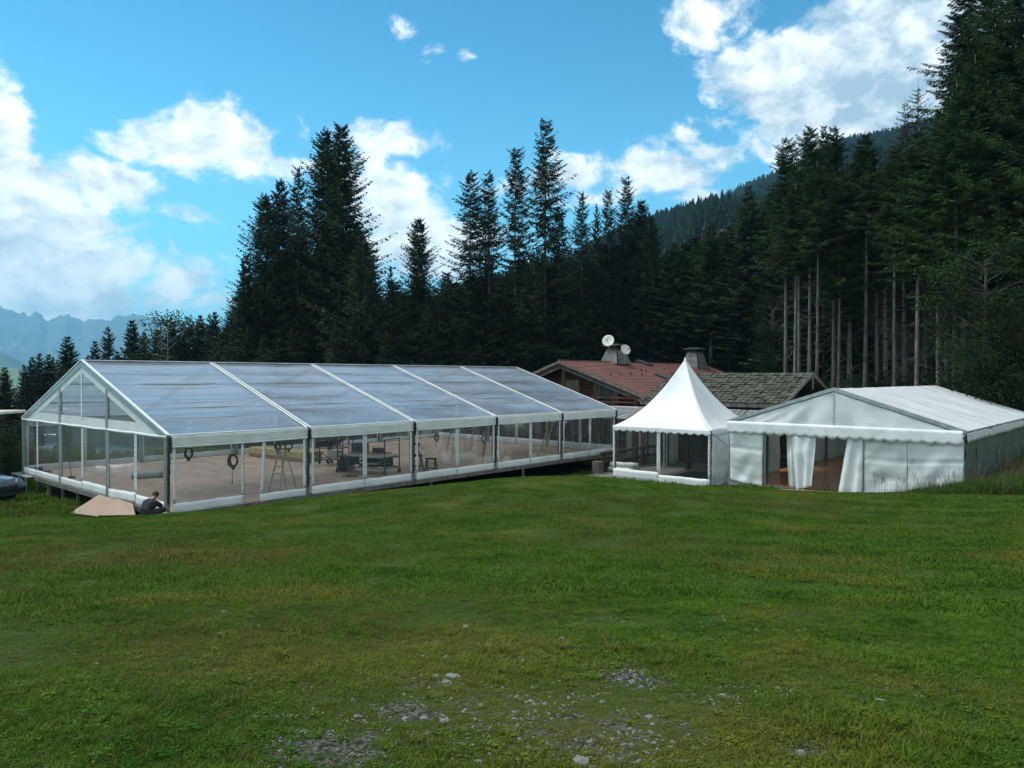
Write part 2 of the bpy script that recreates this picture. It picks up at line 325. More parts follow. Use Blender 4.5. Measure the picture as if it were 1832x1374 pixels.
def ground_mat():
    m = bpy.data.materials.new('turf_ground'); m.use_nodes = True; nt = m.node_tree; b = nt.nodes['Principled BSDF']; q = G(nt)
    co = q.n('ShaderNodeTexCoord').outputs['Object']
    fine = q.noise(co, 9, 8, .7); mid = q.noise(co, 1.6, 6, .62); big = q.noise(co, .33, 5, .6, .5)
    c = q.mix(q.ramp(fine, .35, .65), (.022, .038, .007), (.050, .080, .012))
    c = q.mix(q.ramp(mid, .42, .66), c, (.034, .068, .007))
    c = q.mix(q.m('MULTIPLY', q.ramp(big, .54, .70), .55), c, (.100, .098, .018))
    c = q.mix(q.m('MULTIPLY', q.ramp(q.noise(co, .8, 7, .7, .8), .58, .70), .6), c, (.055, .045, .022))
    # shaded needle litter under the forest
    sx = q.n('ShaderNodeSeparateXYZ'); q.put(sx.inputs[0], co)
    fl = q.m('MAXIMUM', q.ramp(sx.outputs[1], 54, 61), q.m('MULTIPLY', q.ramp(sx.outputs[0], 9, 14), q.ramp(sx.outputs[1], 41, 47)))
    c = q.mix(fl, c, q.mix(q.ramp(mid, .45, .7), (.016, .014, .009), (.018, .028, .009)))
    # bare earth and grit round the worn patch in the foreground
    def spot(x, y, rx, ry, wt):
        v = q.vm('MULTIPLY', q.vm('SUBTRACT', co, (x, y, 0)), (1/rx, 1/ry, 0)); return q.m('MULTIPLY', wt, q.m('EXPONENT', q.m('MULTIPLY', q.vm('DOT_PRODUCT', v, v), -1.0)))
    w = None
    for s in ((-.85, 3.35, .38, .28, .95), (-.53, 3.8, .24, .2, .85), (.72, 4.4, .34, .26, .9), (.38, 3.5, .75, .5, .62), (-.38, 4.3, .36, .16, .6), (1.36, 3.25, .28, .16, .85), (-.1, 3.7, 1.6, 1.0, .42), (1.1, 4.0, .3, .3, .45)):
        w = spot(*s) if w is None else q.m('MAXIMUM', w, spot(*s))
    earth = q.ramp(q.m('ADD', w, q.m('MULTIPLY', q.m('SUBTRACT', q.noise(co, 6.5, 7, .75), .5), 2.6)), .36, .80)
    ec = q.mix(q.ramp(q.noise(co, 38, 5, .6), .42, .62), (.030, .026, .016), (.15, .15, .14))
    c = q.mix(earth, c, ec)
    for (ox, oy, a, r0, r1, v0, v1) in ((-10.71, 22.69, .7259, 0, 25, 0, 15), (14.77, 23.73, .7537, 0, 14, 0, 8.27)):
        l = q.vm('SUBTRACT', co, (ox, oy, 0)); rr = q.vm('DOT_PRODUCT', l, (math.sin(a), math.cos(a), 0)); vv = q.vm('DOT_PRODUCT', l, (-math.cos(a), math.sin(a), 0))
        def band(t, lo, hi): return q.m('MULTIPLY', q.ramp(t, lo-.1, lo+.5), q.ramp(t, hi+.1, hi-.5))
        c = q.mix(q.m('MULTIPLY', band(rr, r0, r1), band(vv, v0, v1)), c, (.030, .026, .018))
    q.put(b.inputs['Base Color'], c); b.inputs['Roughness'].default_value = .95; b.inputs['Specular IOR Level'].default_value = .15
    bn = q.n('ShaderNodeBump'); bn.inputs['Strength'].default_value = .9; bn.inputs['Distance'].default_value = .05
    q.put(bn.inputs['Height'], q.m('ADD', q.noise(co, 14, 8, .75), q.m('MULTIPLY', mid, 1.2))); q.put(b.inputs['Normal'], bn.outputs[0])
    return m
M_ground = ground_mat()
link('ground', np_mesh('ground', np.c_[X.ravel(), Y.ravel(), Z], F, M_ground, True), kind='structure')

# far land: forested hill, valley, meadow spur, mountain range
def prof(tab, k):
    a = np.array(tab, float); return np.interp(k, (a[:, 0]-916)/FOC, CAMH + (HOR-a[:, 1])/FOC)  # height per metre offset handled below
def rise(tab, k, Yr):
    a = np.array(tab, float); return CAMH + np.interp(k, (a[:, 0]-916)/FOC, (HOR-a[:, 1])/FOC)*Yr
HILL = [(-900, 900), (100, 780), (300, 720), (420, 668), (560, 612), (640, 582), (700, 562), (790, 540), (900, 512), (1000, 470), (1100, 425), (1165, 402), (1260, 368), (1370, 322), (1420, 304), (1500, 262), (1560, 247), (1620, 232), (1700, 205), (1800, 180), (2000, 145), (2400, 150), (3200, 200)]
HR = 1150.0
def hillz(k, Yd):
    top = rise(HILL, k, HR); X_ = k*Yd
    t = np.clip((Yd-150)/(HR-150), 0, 1.25); base = np.where(k < -.35, -40.0, np.interp(k, [-.35, 0, .7], [-30, 12, 45.0]))
    z = base + (top-base)*np.where(t <= 1, t**1.12, 1-(t-1)*1.3)
    z += 9*np.sin(k*23+Yd*.004)*np.clip(t*(1.02-t)*4, 0, 1) + 5*np.sin(k*57+Yd*.013)*np.clip(t*(1.02-t)*4, 0, 1)
    return z
ks = np.linspace(-.62, 1.75, 150); Ys = np.linspace(150, 1430, 60); K, YY = np.meshgrid(ks, Ys)
def stripmesh(name, K, YY, ZZ, mt):
    ny, nx = K.shape; i = np.arange(nx*ny).reshape(ny, nx)
    F = np.stack([i[:-1, :-1], i[:-1, 1:], i[1:, 1:], i[1:, :-1]], -1).reshape(-1, 4)
    return link(name, np_mesh(name, np.c_[(K*YY).ravel(), YY.ravel(), ZZ.ravel()], F, mt, True), kind='structure')
M_hill = mat('forest_floor', (.012, .022, .010), (.020, .032, .013), .02, .95)
stripmesh('forested_hill', K, YY, hillz(K, YY)-1.5, M_hill)
M_valley = mat('valley_woods', (.025, .050, .022), (.060, .095, .040), .004, .95, c3=(.12, .15, .06))
M_mead = mat('far_meadow', (.13, .19, .07), (.09, .14, .05), .006, .95)
M_rock = mat('mountain_rock', (.13, .14, .14), (.07, .09, .07), .0022, .95, bump=.8, bscale=.01, detail=9)
s = 9000; MB().add([(-s, 150, -130), (s, 150, -130), (s, s*1.04, -330), (-s, s*1.04, -330)], [(0, 1, 2, 3)]).build('valley_floor', M_valley, kind='structure')
def ridge(name, tab, Yr, depth, base, mt, amp, seed, n=220, rough=1.0, k0=-1.6, k1=1.6, nt_=26):
    ks = np.linspace(k0, k1, n); ts = np.linspace(-1, .6, nt_); K, T = np.meshgrid(ks, ts); YY = Yr + T*depth
    top = rise(tab, K, Yr)
    z = np.empty_like(K)
    for j in range(K.shape[0]):
        for i in range(K.shape[1]):
            t = T[j, i]; e = max(0, 1-abs(t)*(1 if t < 0 else 1.6)); x, y = K[j, i]*Yr/1000*rough, YY[j, i]/1000*rough
            nn = 1-abs(mnoise.noise(Vector((x*2.2, y*2.2, seed))))*2; n2 = mnoise.noise(Vector((x*9, y*9, seed+5)))+.6*(1-2*abs(mnoise.noise(Vector((x*21, y*21, seed+8)))))
            z[j, i] = base + (top[j, i]-base)*(e**.8) + amp*(nn-.6)*(1-abs(e-.5)*1.4) + amp*.28*n2*(.5+.5*min(1, abs(t)*4+.35))
    return stripmesh(name, K, YY, z, mt)
MOUNT = [(-2000, 600), (-600, 560), (-200, 530), (-60, 548), (0, 549), (10, 554), (22, 553), (32, 562), (45, 560), (55, 566), (63, 559), (73, 562), (84, 575), (98, 574), (110, 564), (122, 563), (128, 570), (150, 576), (163, 570), (190, 568), (198, 574), (206, 566), (230, 565), (262, 567), (280, 572), (420, 590), (700, 600), (1400, 600), (3000, 560)]
ridge('mountain_range', MOUNT, 8300, 1900, -300, M_rock, 170, 3.3, n=520, k0=-1.0, k1=.3, nt_=90, rough=1.5)
ridge('valley_spur', [(-2000, 560), (-500, 596), (-150, 612), (0, 626), (30, 640), (52, 655), (90, 672), (200, 690), (400, 700), (3000, 700)], 4200, 1500, -290, M_valley, 30, 8.1)
ridge('meadow_spur', [(-2000, 610), (-400, 640), (-60, 652), (0, 654), (28, 652), (45, 662), (80, 680), (200, 705), (400, 715), (3000, 720)], 2300, 700, -240, M_mead, 12, 5.5)
# air between here and the mountains
hz = bpy.data.materials.new('haze_air'); hz.use_nodes = True; nt = hz.node_tree; nt.nodes.clear()
pv = nt.nodes.new('ShaderNodeVolumePrincipled'); pv.inputs['Color'].default_value = (.26, .70, 1.0, 1); pv.inputs['Density'].default_value = 1.3e-4; pv.inputs['Anisotropy'].default_value = .1
hz_o = nt.nodes.new('ShaderNodeOutputMaterial'); nt.links.new(pv.outputs[0], hz_o.inputs['Volume'])
MB().box((0, 4700, 190), (26000, 10600, 1420)).build('haze', hz, kind='stuff')

# ------------------------------------------------------------------ conifers
def foliage_mat(name, c1, c2, c3=None, trans=.15, rnd=.25):
    return mat(name, c1, c2, .55, .75, spec=.15, trans=trans, rnd=rnd, c3=c3, s3=.35)
M_needle = foliage_mat('spruce_needles', (.011, .022, .012), (.022, .038, .016), (.030, .046, .018))
M_needle2 = foliage_mat('spruce_needles_green', (.016, .036, .010), (.032, .058, .014), (.040, .056, .016))
M_needle3 = foliage_mat('dry_needles', (.030, .030, .018), (.045, .040, .024), (.050, .036, .024))
M_leaf = foliage_mat('broad_leaves', (.014, .032, .009), (.028, .055, .014), (.036, .055, .018), .2)
M_bark = mat('spruce_bark', (.15, .145, .13), (.07, .066, .058), 3, .9, bump=.6, stretch=(1, 1, .25), rnd=.35)
M_barkp = mat('pale_bark', (.145, .145, .13), (.065, .062, .055), 3, .9, bump=.6, stretch=(1, 1, .25), rnd=.3)
M_barkd = mat('shaded_bark', (.045, .038, .030), (.022, .018, .015), 3, .9, rnd=.2)  # spruce bark darkened for the back rows, forest shade put into its colour
def spruce(seed, H, R, bare=.06, dens=1.0, droop=1.0, nb=6, gap=.42, kite=.13, ragged=.25, shape=.85, dead=0, mt=None, bark=None, topr=.05, needle=1.0):
    r = np.random.default_rng(seed); rnd = random.Random(seed)
    tb = MB(); lean = [rnd.uniform(-.15, .15), rnd.uniform(-.15, .15)]
    tr = .0048*H + .035; n = 9
    tb.tube([(lean[0]*math.sin(i/n*3), lean[1]*math.sin(i/n*2.2), -0.6 + (H+.6)*i/n) for i in range(n+1)], [tr*(1.25 if i == 0 else (1-i/n)**.85)+.012 for i in range(n+1)], 7)
    V = []; Fc = []
    # branches
    z0 = bare*H; zs = []; z = z0
    while z < H*.985: zs.append(z); z += gap*(1.0-.55*(z/H)) * r.uniform(.75, 1.25)
    tb.tube([(lean[0]*.1, lean[1]*.1, H*.97), (0, 0, H*1.012)], [.010, .003], 3)
    BR = []
    for z in zs:
        t = (z-z0)/(H-z0); L0 = R*min(1.0, ((1.0-t)**shape+.025) * (1.0 if t > .12 or bare < .15 else .55+3.7*t))*(1+.13*math.sin(t*23+seed)+.08*math.sin(t*51+seed*2))
        k = nb if t < .9 else 4; a0 = r.uniform(0, 6.28)
        for i in range(k):
            if r.random() < ragged*.35: continue
            BR.append((z + r.uniform(-.12, .12), a0 + 6.283*i/k + r.uniform(-.35, .35), max(.07+.1*(t < .9), L0*r.uniform(1-ragged, 1+ragged*.8)), t))
    BR = np.array(BR); N = len(BR); bz, ba, bl, bt = BR.T
    m = int(11*dens); s = (np.arange(m)+.6)/m
    S, = np.broadcast_arrays(s[None, :]+r.uniform(-.03, .03, (N, m)))
    a = (-.16*droop + .85*np.clip(bt, 0, 1)**1.3)[:, None]; c = (.24+.10*droop*(1-bt))[:, None]
    up = bl[:, None]*(a*S - c*S + .34*c/.3*S**2*.9)
    rad = bl[:, None]*S
    ca, sa = np.cos(ba)[:, None], np.sin(ba)[:, None]
    PX, PY, PZ = rad*ca, rad*sa, bz[:, None]+up
    # branch sticks
    for i in range(0, N):
        if bl[i] > .5:
            p0 = (0, 0, bz[i]); j = m//2; p1 = (PX[i, j], PY[i, j], PZ[i, j]); p2 = (PX[i, -1], PY[i, -1], PZ[i, -1]); w = .012+.006*bl[i]
            b = len(V)*1
            for (p, ww) in ((p0, w), (p1, w*.7), (p2, w*.25)):
                V.append((p[0]-ww*sa[i, 0], p[1]+ww*ca[i, 0], p[2])); V.append((p[0]+ww*sa[i, 0], p[1]-ww*ca[i, 0], p[2])); V.append((p[0], p[1], p[2]-ww*1.6))
            for q_ in (0, 3):
                Fc += [(b+q_, b+q_+1, b+q_+4, b+q_+3), (b+q_+1, b+q_+2, b+q_+5, b+q_+4), (b+q_+2, b+q_, b+q_+3, b+q_+5)]
    Vs = [np.array(V, float).reshape(-1, 3)]; Fs = [np.array(Fc, int).reshape(-1, 4)]; base = len(V)
    # kites of needles: two side twigs + hanging twigs at each station
    for (kind) in (0, 1, 2, 3):
        ln = (.30-.16*np.clip(bt*1.6-.6, 0, 1)[:, None]+.55*(1-S)*np.sqrt(bl[:, None])/1.3)*r.uniform(.6, 1.3, S.shape)*(1 if kind < 2 else .62)*np.clip(.32+bl[:, None]*.8, .3, 1.05)*needle
        side = {0: 1, 1: -1, 2: 0.25, 3: -.35}[kind]; fw = r.uniform(.45, 1.0, S.shape) if kind < 2 else r.uniform(.1, .5, S.shape)
        dz = (-.22*droop - r.uniform(0, .45, S.shape)*(1-.6*bt[:, None])) if kind < 2 else -r.uniform(.5, 1.1, S.shape)*droop
        if kind >= 2: dz = dz + 1.0*np.clip(bt[:, None]-.75, 0, 1)*4
        dx = ca*fw - sa*side; dy = sa*fw + ca*side; nn = np.sqrt(dx**2+dy**2+dz**2); dx, dy, dz = dx/nn, dy/nn, dz/nn
        P0 = np.stack([PX, PY, PZ], -1).reshape(-1, 3); D = np.stack([dx, dy, dz], -1).reshape(-1, 3); Lh = ln.reshape(-1, 1)
        rv = r.normal(size=P0.shape); W = np.cross(D, rv); W /= np.linalg.norm(W, axis=1)[:, None]
        wd = kite*r.uniform(.6, 1.25, (len(P0), 1))*(1 if kind < 2 else .8)*np.repeat((1-.45*bt), m)[:, None]
        keep = (r.random(len(P0)) > ragged*.45)
        P0, D, Lh, W, wd = P0[keep], D[keep], Lh[keep], W[keep], wd[keep]
        q0, q1, q2, q3 = P0, P0 + D*Lh*.45 + W*wd, P0 + D*Lh, P0 + D*Lh*.62 - W*wd*.9
        VV = np.stack([q0, q1, q2, q3], 1).reshape(-1, 3); k = len(P0); ff = np.arange(k*4).reshape(k, 4)+base
        Vs.append(VV); Fs.append(ff); base += len(VV)
    if dead:
        db = MB()
        for i in range(dead):
            z = rnd.uniform(.12, bare*1.15)*H if bare > .12 else rnd.uniform(.05, .9)*H; a = rnd.uniform(0, 6.28); L = rnd.uniform(.5, 2.2)
            p = Vector((0, 0, z)); e = Vector((math.cos(a)*L, math.sin(a)*L, z-rnd.uniform(.1, 1.1))); mpt = (p+e)/2+Vector((0, 0, .15))
            tb.tube([p, mpt, e], [.020, .012, .004], 3, False)
            for kk in range(2):
                f = p.lerp(e, rnd.uniform(.4, .9)); tb.tube([f, f+Vector((rnd.uniform(-.4, .4), rnd.uniform(-.4, .4), -rnd.uniform(.1, .4)))], [.012, .004], 3, False)
    V = np.concatenate(Vs); F = np.concatenate(Fs)
    return tb.mesh('trunk', bark or M_bark, True), np_mesh('crown', V, F, mt or M_needle)
def leafy(seed, H, R, trunks=1, z0=.35, nclump=60, leaf=.09, per=90, mt=None, clump=.6, loose=1.0):
    r = np.random.default_rng(seed); rnd = random.Random(seed); tb = MB(); Vs = []; C = []
    for t in range(trunks):
        a = rnd.uniform(0, 6.28); ln = rnd.uniform(0, .18)*H if trunks > 1 else .05*H
        top = Vector((math.cos(a)*ln, math.sin(a)*ln, H*.9)); tb.tube([(0, 0, -.4), tuple(top*.35), tuple(top*.7), tuple(top)], [.011*H, .008*H, .005*H, .002*H], 6)
        for i in range(nclump//trunks):
            f = rnd.uniform(z0, 1.0); p = top*f; a = rnd.uniform(0, 6.28); L = R*rnd.uniform(.3, 1)*math.sqrt(max(.08, 1-(abs(f-.6)/.5)**2))*loose
            e = p + Vector((math.cos(a)*L, math.sin(a)*L, L*rnd.uniform(.0, .7))); tb.tube([p, p.lerp(e, .6)+Vector((0, 0, .06*L)), e], [.0032*H, .002*H, .0008*H], 4, False); C.append(e)
            if rnd.random() < .5: C.append(p.lerp(e, .6))
    for c in C:
        k = int(per*rnd.uniform(.6, 1.3)); d = r.normal(size=(k, 3))*clump*np.array([1, 1, .7])*rnd.uniform(.35, .65); o = np.array(c)+d
        u = r.normal(size=(k, 3)); u /= np.linalg.norm(u, axis=1)[:, None]; w = np.cross(u, r.normal(size=(k, 3))); w /= np.linalg.norm(w, axis=1)[:, None]; s = leaf*r.uniform(.6, 1.3, (k, 1))
        Vs.append(np.stack([o-u*s, o+w*s*.5, o+u*s, o-w*s*.5], 1).reshape(-1, 3))
    V = np.concatenate(Vs); return tb.mesh('trunk', M_bark, True), np_mesh('crown', V, np.arange(len(V)).reshape(-1, 4), mt or M_leaf)
SPR = {'full': spruce(1, 25, 5.2, .05, 1.35, 1.0, 6, .50, .10, .32, .66), 'full2': spruce(2, 25, 4.7, .06, 1.35, 1.1, 6, .52, .10, .38, .62), 'slim': spruce(3, 25, 3.3, .10, 1.2, 1.1, 5, .66, .085, .42, .56, dead=40),
       'slim2': spruce(4, 25, 3.5, .08, 1.2, .9, 5, .68, .085, .46, .60, dead=30), 'small': spruce(5, 12, 2.6, .03, 1.0, .7, 6, .30, .075, .25, .85, needle=.75), 'small2': spruce(6, 12, 2.3, .04, 1.0, .8, 5, .34, .07, .34, .85, needle=.75),
       'tall': spruce(7, 30, 3.0, .54, 1.7, 1.2, 6, .54, .060, .46, .72, dead=46, mt=M_needle2), 'tall2': spruce(8, 30, 2.7, .66, 1.7, 1.0, 6, .54, .060, .48, .74, dead=46, mt=M_needle2, bark=M_barkp), 'tall3': spruce(9, 30, 3.4, .40, 1.7, 1.2, 6, .54, .062, .44, .76, dead=40, mt=M_needle2),
       'dry': spruce(10, 30, 3.0, .30, .8, .8, 5, .6, .06, .6, .7, dead=260, mt=M_needle3, needle=.7), 'shade': spruce(12, 30, 3.9, .10, 1.1, 1.2, 6, .55, .13, .36, .66, mt=M_needle, bark=M_barkd), 'big': spruce(11, 32, 4.9, .32, 2.4, 1.3, 6, .56, .060, .46, .76, dead=40, mt=M_needle2)}
HTS = {'full': 25, 'full2': 25, 'slim': 25, 'slim2': 25, 'small': 12, 'small2': 12, 'tall': 30, 'tall2': 30, 'tall3': 30, 'dry': 30, 'big': 32, 'shade': 30}
rt_ = random.Random(77)
def plant(kind, x, y, H, wid=1.0, label='', group=None, name='spruce_tree', cat='tree', zoff=0.0, lib=None):
    tm, cm = (lib or SPR)[kind]; k = H/HTS.get(kind, H) if lib is None else H/lib[kind+'_h']
    z = h1(x, y) if abs(x) < 165 and y < 180 else 0.0
    e = empty(name, (x, y, z+zoff), rt_.uniform(0, 6.28), label, cat, group); e.scale = (k*wid, k*wid, k)
    link('trunk', tm, e); link('crown', cm, e); return e
def _clear(x, y, m=3.2):
    for (ox, oy, a, r0, r1, v0, v1) in ((3.22, 50.0, .7259, 0, 21.2, -7.64, 7.64), (-10.71, 22.69, .7259, 0, 25, 0, 15), (14.77, 23.73, .7537, 0, 14, 0, 8.27), (16.47, 40.0, .7259, -6.5, 4.1, 0, 8.5), (8.7, 31.8, .7002, 0, 5, 0, 5)):
        dx, dy = x-ox, y-oy; r = dx*math.sin(a)+dy*math.cos(a); v = -dx*math.cos(a)+dy*math.sin(a)
        if r0-m < r < r1+m and v0-m < v < v1+m: return False
    return True
def plant_px(kind, px, ytop, Y, label, wid=1.0, group=None, **kw):
    while not _clear((px-916)/FOC*Y, Y): Y += 1.5
    x = (px-916)/FOC*Y; zt = CAMH + (HOR-ytop)/FOC*Y; H = zt - h1(x, Y)
    return plant(kind, x, Y, H, wid*(HTS[kind]/H)*1.0, label, group, **kw)   # wid in terms of the mesh's own radius
T1 = 'spruces in the main dark clump behind the clear tent'
for a in [
 ('full2', 475, 345, 60, .85, 'broad spruce forming the left shoulder of the tall dark clump'),
 ('full', 502, 322, 63, .80, 'blunt topped spruce second from left in the tall dark clump'),
 ('slim', 534, 298, 61, .80, 'thin pointed spruce left of the twin tallest tops'),
 ('full2', 583, 229, 62, .95, 'left one of the twin tallest spruces in the dark clump'),
 ('full', 611, 222, 60, 1.05, 'right one of the twin tallest spruces with long ragged right side boughs'),
 ('small', 440, 455, 58, 1.15, 'wide lower spruce spreading at the left foot of the dark clump'),
 ('full', 650, 430, 56, .75, 'spruce tucked low against the right flank of the twin tallest spruces'),
 ('small2', 699, 474, 62, .9, 'small thin spruce just left of the lone mid height spruce'),
 ('full2', 749, 387, 62, .72, 'lone mid height spruce with clear sky on both sides'),
 ('slim2', 842, 309, 62, 1.05, 'left one of the open pair of spruces with see through crowns'),
 ('slim', 873, 308, 62, .95, 'right one of the open pair of spruces with see through crowns'),
 ('slim2', 924, 264, 61, 1.0, 'slender open spruce immediately left of the tallest central spruce'),
 ('slim', 977, 212, 60, 1.22, 'tallest central spruce with bare visible stem and layered boughs'),
 ('slim2', 1001, 372, 64, .85, 'lower spruce nestled right behind the tallest central spruce'),
 ('slim', 1041, 343, 63, .8, 'narrow spruce standing alone right of the tallest central spruce'),
 ('small2', 1067, 364, 66, 1.0, 'thin faint spruce between two taller ones above the red roof'),
 ('slim2', 1087, 341, 64, .75, 'pointed spruce left of the forked looking top above the red roof'),
 ('slim', 1120, 315, 62, .95, 'spruce with wide open upward boughs above the red roof'),
 ('full2', 1147, 355, 63, .75, 'spruce at the right shoulder of the central tree line'),
 ('full', 1162, 385, 60, .75, 'dense dark spruce at the end of the central tree line by the hill'),
]: plant_px(a[0], a[1], a[2], a[3], a[5], a[4], 'tall spruces behind the tents')
for a in [
 ('small', 9, 656, 62, .9, 'small spruce at the left edge of the picture against the blue valley'),
 ('small2', 43, 651, 70, .95, 'small spruce left of the pair of close tops near the left edge'),
 ('small', 57, 638, 72, .9, 'second small spruce from left beyond the tent gable'),
 ('small2', 71, 630, 70, 1.15, 'left one of the pair of dark spruces near the left edge'),
 ('small', 88, 633, 71, 1.0, 'right one of the pair of dark spruces near the left edge'),
 ('small2', 95, 637, 75, .8, 'thin spruce right behind the dark pair near the left edge'),
 ('small', 122, 601, 70, 1.35, 'pointed spruce rising just left of the clear tent peak'),
 ('small2', 110, 652, 66, .9, 'low spruce touching the left rafter of the clear tent'),
 ('small2', 157, 634, 82, .9, 'tiny spruce just right of the clear tent peak'),
 ('small', 170, 609, 82, 1.1, 'small spruce right of the clear tent peak, lower than its neighbour'),
 ('small2', 193, 583, 80, 1.35, 'open small spruce with airy crown right of the tent peak'),
 ('small', 211, 628, 84, 1.0, 'low spruce between two taller small ones over the clear roof'),
 ('small', 237, 572, 80, 1.5, 'dark bushy spruce over the first roof bay'),
 ('small2', 258, 591, 82, 1.1, 'spruce with slim top over the first roof bay'),
 ('small', 281, 589, 84, 1.2, 'spruce beside the feathery leafy tree over the roof'),
 ('small', 309, 574, 76, 1.5, 'greener spruce in front of the feathery leafy tree'),
 ('small2', 339, 566, 78, 1.3, 'first of the row of close small spruces left of the tall clump'),
 ('small', 358, 563, 80, 1.3, 'second of the row of close small spruces left of the tall clump'),
 ('small2', 375, 560, 79, 1.1, 'third of the row of close small spruces left of the tall clump'),
 ('small', 385, 557, 76, 1.2, 'small spruce touching the left side of the tall clump'),
 ('small', 325, 600, 72, 1.3, 'low dark spruce below the feathery leafy tree'), ('small2', 262, 622, 72, 1.2, 'low spruce directly above the clear roof ridge in the first bay'), ('small', 402, 585, 66, 1.3, 'low spruce at the left base of the tall clump'),
]: plant_px(a[0], a[1], a[2], a[3], a[5], a[4], 'small spruces on the left')
for a in [
 ('tall3', 1206, 432, 64, 1.0, 'dark spruce right after the central tree line with a low top'),
 ('tall3', 1240, 440, 58, .95, 'dark low topped spruce above the left end of the white peaked tent'),
 ('tall3', 1271, 396, 62, 1.1, 'spruce over the white tent peak standing out against the hill'),
 ('tall3', 1338, 330, 58, 1.0, 'green spruce left of the tall forest group'),
 ('tall', 1305, 400, 54, .9, 'spruce with slim stem above the shingle shed'),
 ('tall', 1362, 372, 55, .85, 'slim spruce with thin bare stem right of the green one'),
 ('tall', 1406, 241, 52, .9, 'flat topped spruce at the left of the forest skyline group'),
 ('tall2', 1447, 221, 54, .9, 'first pointed top of the trio on the forest skyline'),
 ('tall3', 1472, 222, 58, .8, 'middle pointed top of the trio on the forest skyline'),
 ('tall', 1491, 221, 52, .85, 'right pointed top of the trio on the forest skyline'),
 ('tall2', 1431, 300, 50, .8, 'spruce with paired thin pale stem below the skyline trio'),
 ('tall2', 1546, 236, 45, .9, 'spruce with bright pale bare stem left of the dry trees'),
 ('tall', 1570, 300, 52, .8, 'spruce with brownish stem behind the bright pale one'),
 ('dry', 1617, 178, 46, 1.0, 'nearly bare dry spruce, left one of two'),
 ('dry', 1640, 150, 48, 1.0, 'nearly bare dry spruce, right one of two'),
 ('tall2', 1602, 255, 43, .8, 'spruce with grey stem in front of the dry pair'),
 ('tall2', 1681, 190, 40, .75, 'spruce with the brightest long bare stem at the right'),
 ('big', 1722, -30, 44, .95, 'very tall spruce whose top nearly leaves the picture'),
 ('big', 1768, -70, 42, .85, 'very tall spruce right of the one whose top nearly shows'),
 ('big', 1822, -130, 38, .9, 'huge dark spruce filling the top right corner'),
 ('tall3', 1708, 150, 39, .9, 'spruce with mottled pale stem near the right edge'),
 ('tall3', 1750, 120, 41, .9, 'spruce with darker stem near the leaning birch'),
 ('big', 1860, -60, 34, .85, 'nearest dark spruce partly outside the right edge'),
 ('tall2', 1695, 210, 37.5, .8, 'slender spruce just left of the leaning birch'), ('tall2', 1738, 100, 36.5, .85, 'slender spruce with pale stem right above the white roof end'), ('tall', 1640, 230, 41, .8, 'dark stemmed slender spruce by the dry pair'), ('tall2', 1460, 290, 47, .75, 'thin spruce in front of the skyline trio'), ('tall2', 1420, 330, 49, .7, 'thin spruce with pale stem over the shed gable'), ('tall', 1500, 300, 46, .75, 'thin spruce right of the skyline trio'), ('tall2', 1785, 60, 37, .85, 'tall slender spruce near the right edge with pale stem'),
 ('tall3', 1790, 160, 44, 1.0, 'spruce behind the leaning birch at the right edge'),
 ('tall', 1655, 270, 47, .9, 'spruce between the dry pair and the brightest stem'), ('tall3', 1520, 290, 56, 1.0, 'spruce filling the gap right of the skyline trio'),
 ('tall2', 1585, 330, 58, 1.0, 'shaded spruce behind the bright pale stem'), ('tall', 1384, 390, 60, .9, 'shaded spruce below the flat topped one'),
]: plant_px(a[0], a[1], a[2], a[3], a[5], a[4], 'tall forest spruces on the right')
# the shaded rows behind, alike and packed
def fill(n, px0, px1, Y0, Y1, top, kinds, grp, lab, seed, wid=1.0):
    q_ = random.Random(seed)
    for i in range(n):
        Yd = q_.uniform(Y0, Y1); px = px0 + (px1-px0)*(i+q_.uniform(0, 1))/n; t = np.interp(px, [a[0] for a in top], [a[1] for a in top]) + q_.uniform(0, 50)
        plant_px(q_.choice(kinds), px, t, Yd, lab, wid*q_.uniform(.9, 1.2), grp)
fill(50, 400, 1190, 66, 84, [(400, 560), (450, 490), (520, 400), (640, 400), (690, 500), (760, 490), (800, 480), (900, 460), (960, 455), (1050, 440), (1100, 420), (1190, 450)], ['full', 'full2'], 'shaded spruces behind the tall clump', 'dark spruce in the shaded mass behind the tents', 1, .9)
fill(30, 410, 1230, 51, 58, [(410, 590), (560, 545), (700, 560), (830, 535), (1000, 520), (1230, 500)], ['small', 'full'], 'dark young spruces at the foot of the clump', 'dark young spruce in the shade right behind the clear tent', 5, .8)
fill(40, 1190, 1900, 62, 88, [(1190, 440), (1300, 400), (1400, 320), (1500, 300), (1600, 280), (1700, 240), (1900, 180)], ['shade', 'shade', 'tall3'], 'shaded forest spruces in the back rows', 'forest spruce in the shaded back rows behind the right tent', 9, 1.1)
fill(26, 1200, 1950, 92, 118, [(1190, 470), (1300, 440), (1400, 400), (1500, 380), (1600, 360), (1700, 330), (1900, 300)], ['full', 'full2'], 'shaded forest spruces in the far rows', 'forest spruce in the far dark rows', 13, 1.2)
fill(16, 205, 420, 84, 96, [(205, 640), (420, 600)], ['small', 'small2'], 'low spruces over the roof', 'low dark spruce over the clear roof ridge', 21, 1.3)
fill(14, -60, 150, 74, 90, [(-60, 690), (150, 668)], ['small', 'small2'], 'low dark spruces beyond the gable', 'low dark spruce beyond the tent gable', 22, 1.3)
fill(9, -120, 60, 52, 60, [(-120, 690), (0, 700), (60, 712)], ['small', 'small'], 'dark spruces at the left edge', 'dark low spruce at the left edge behind the bushes', 23, 1.2)
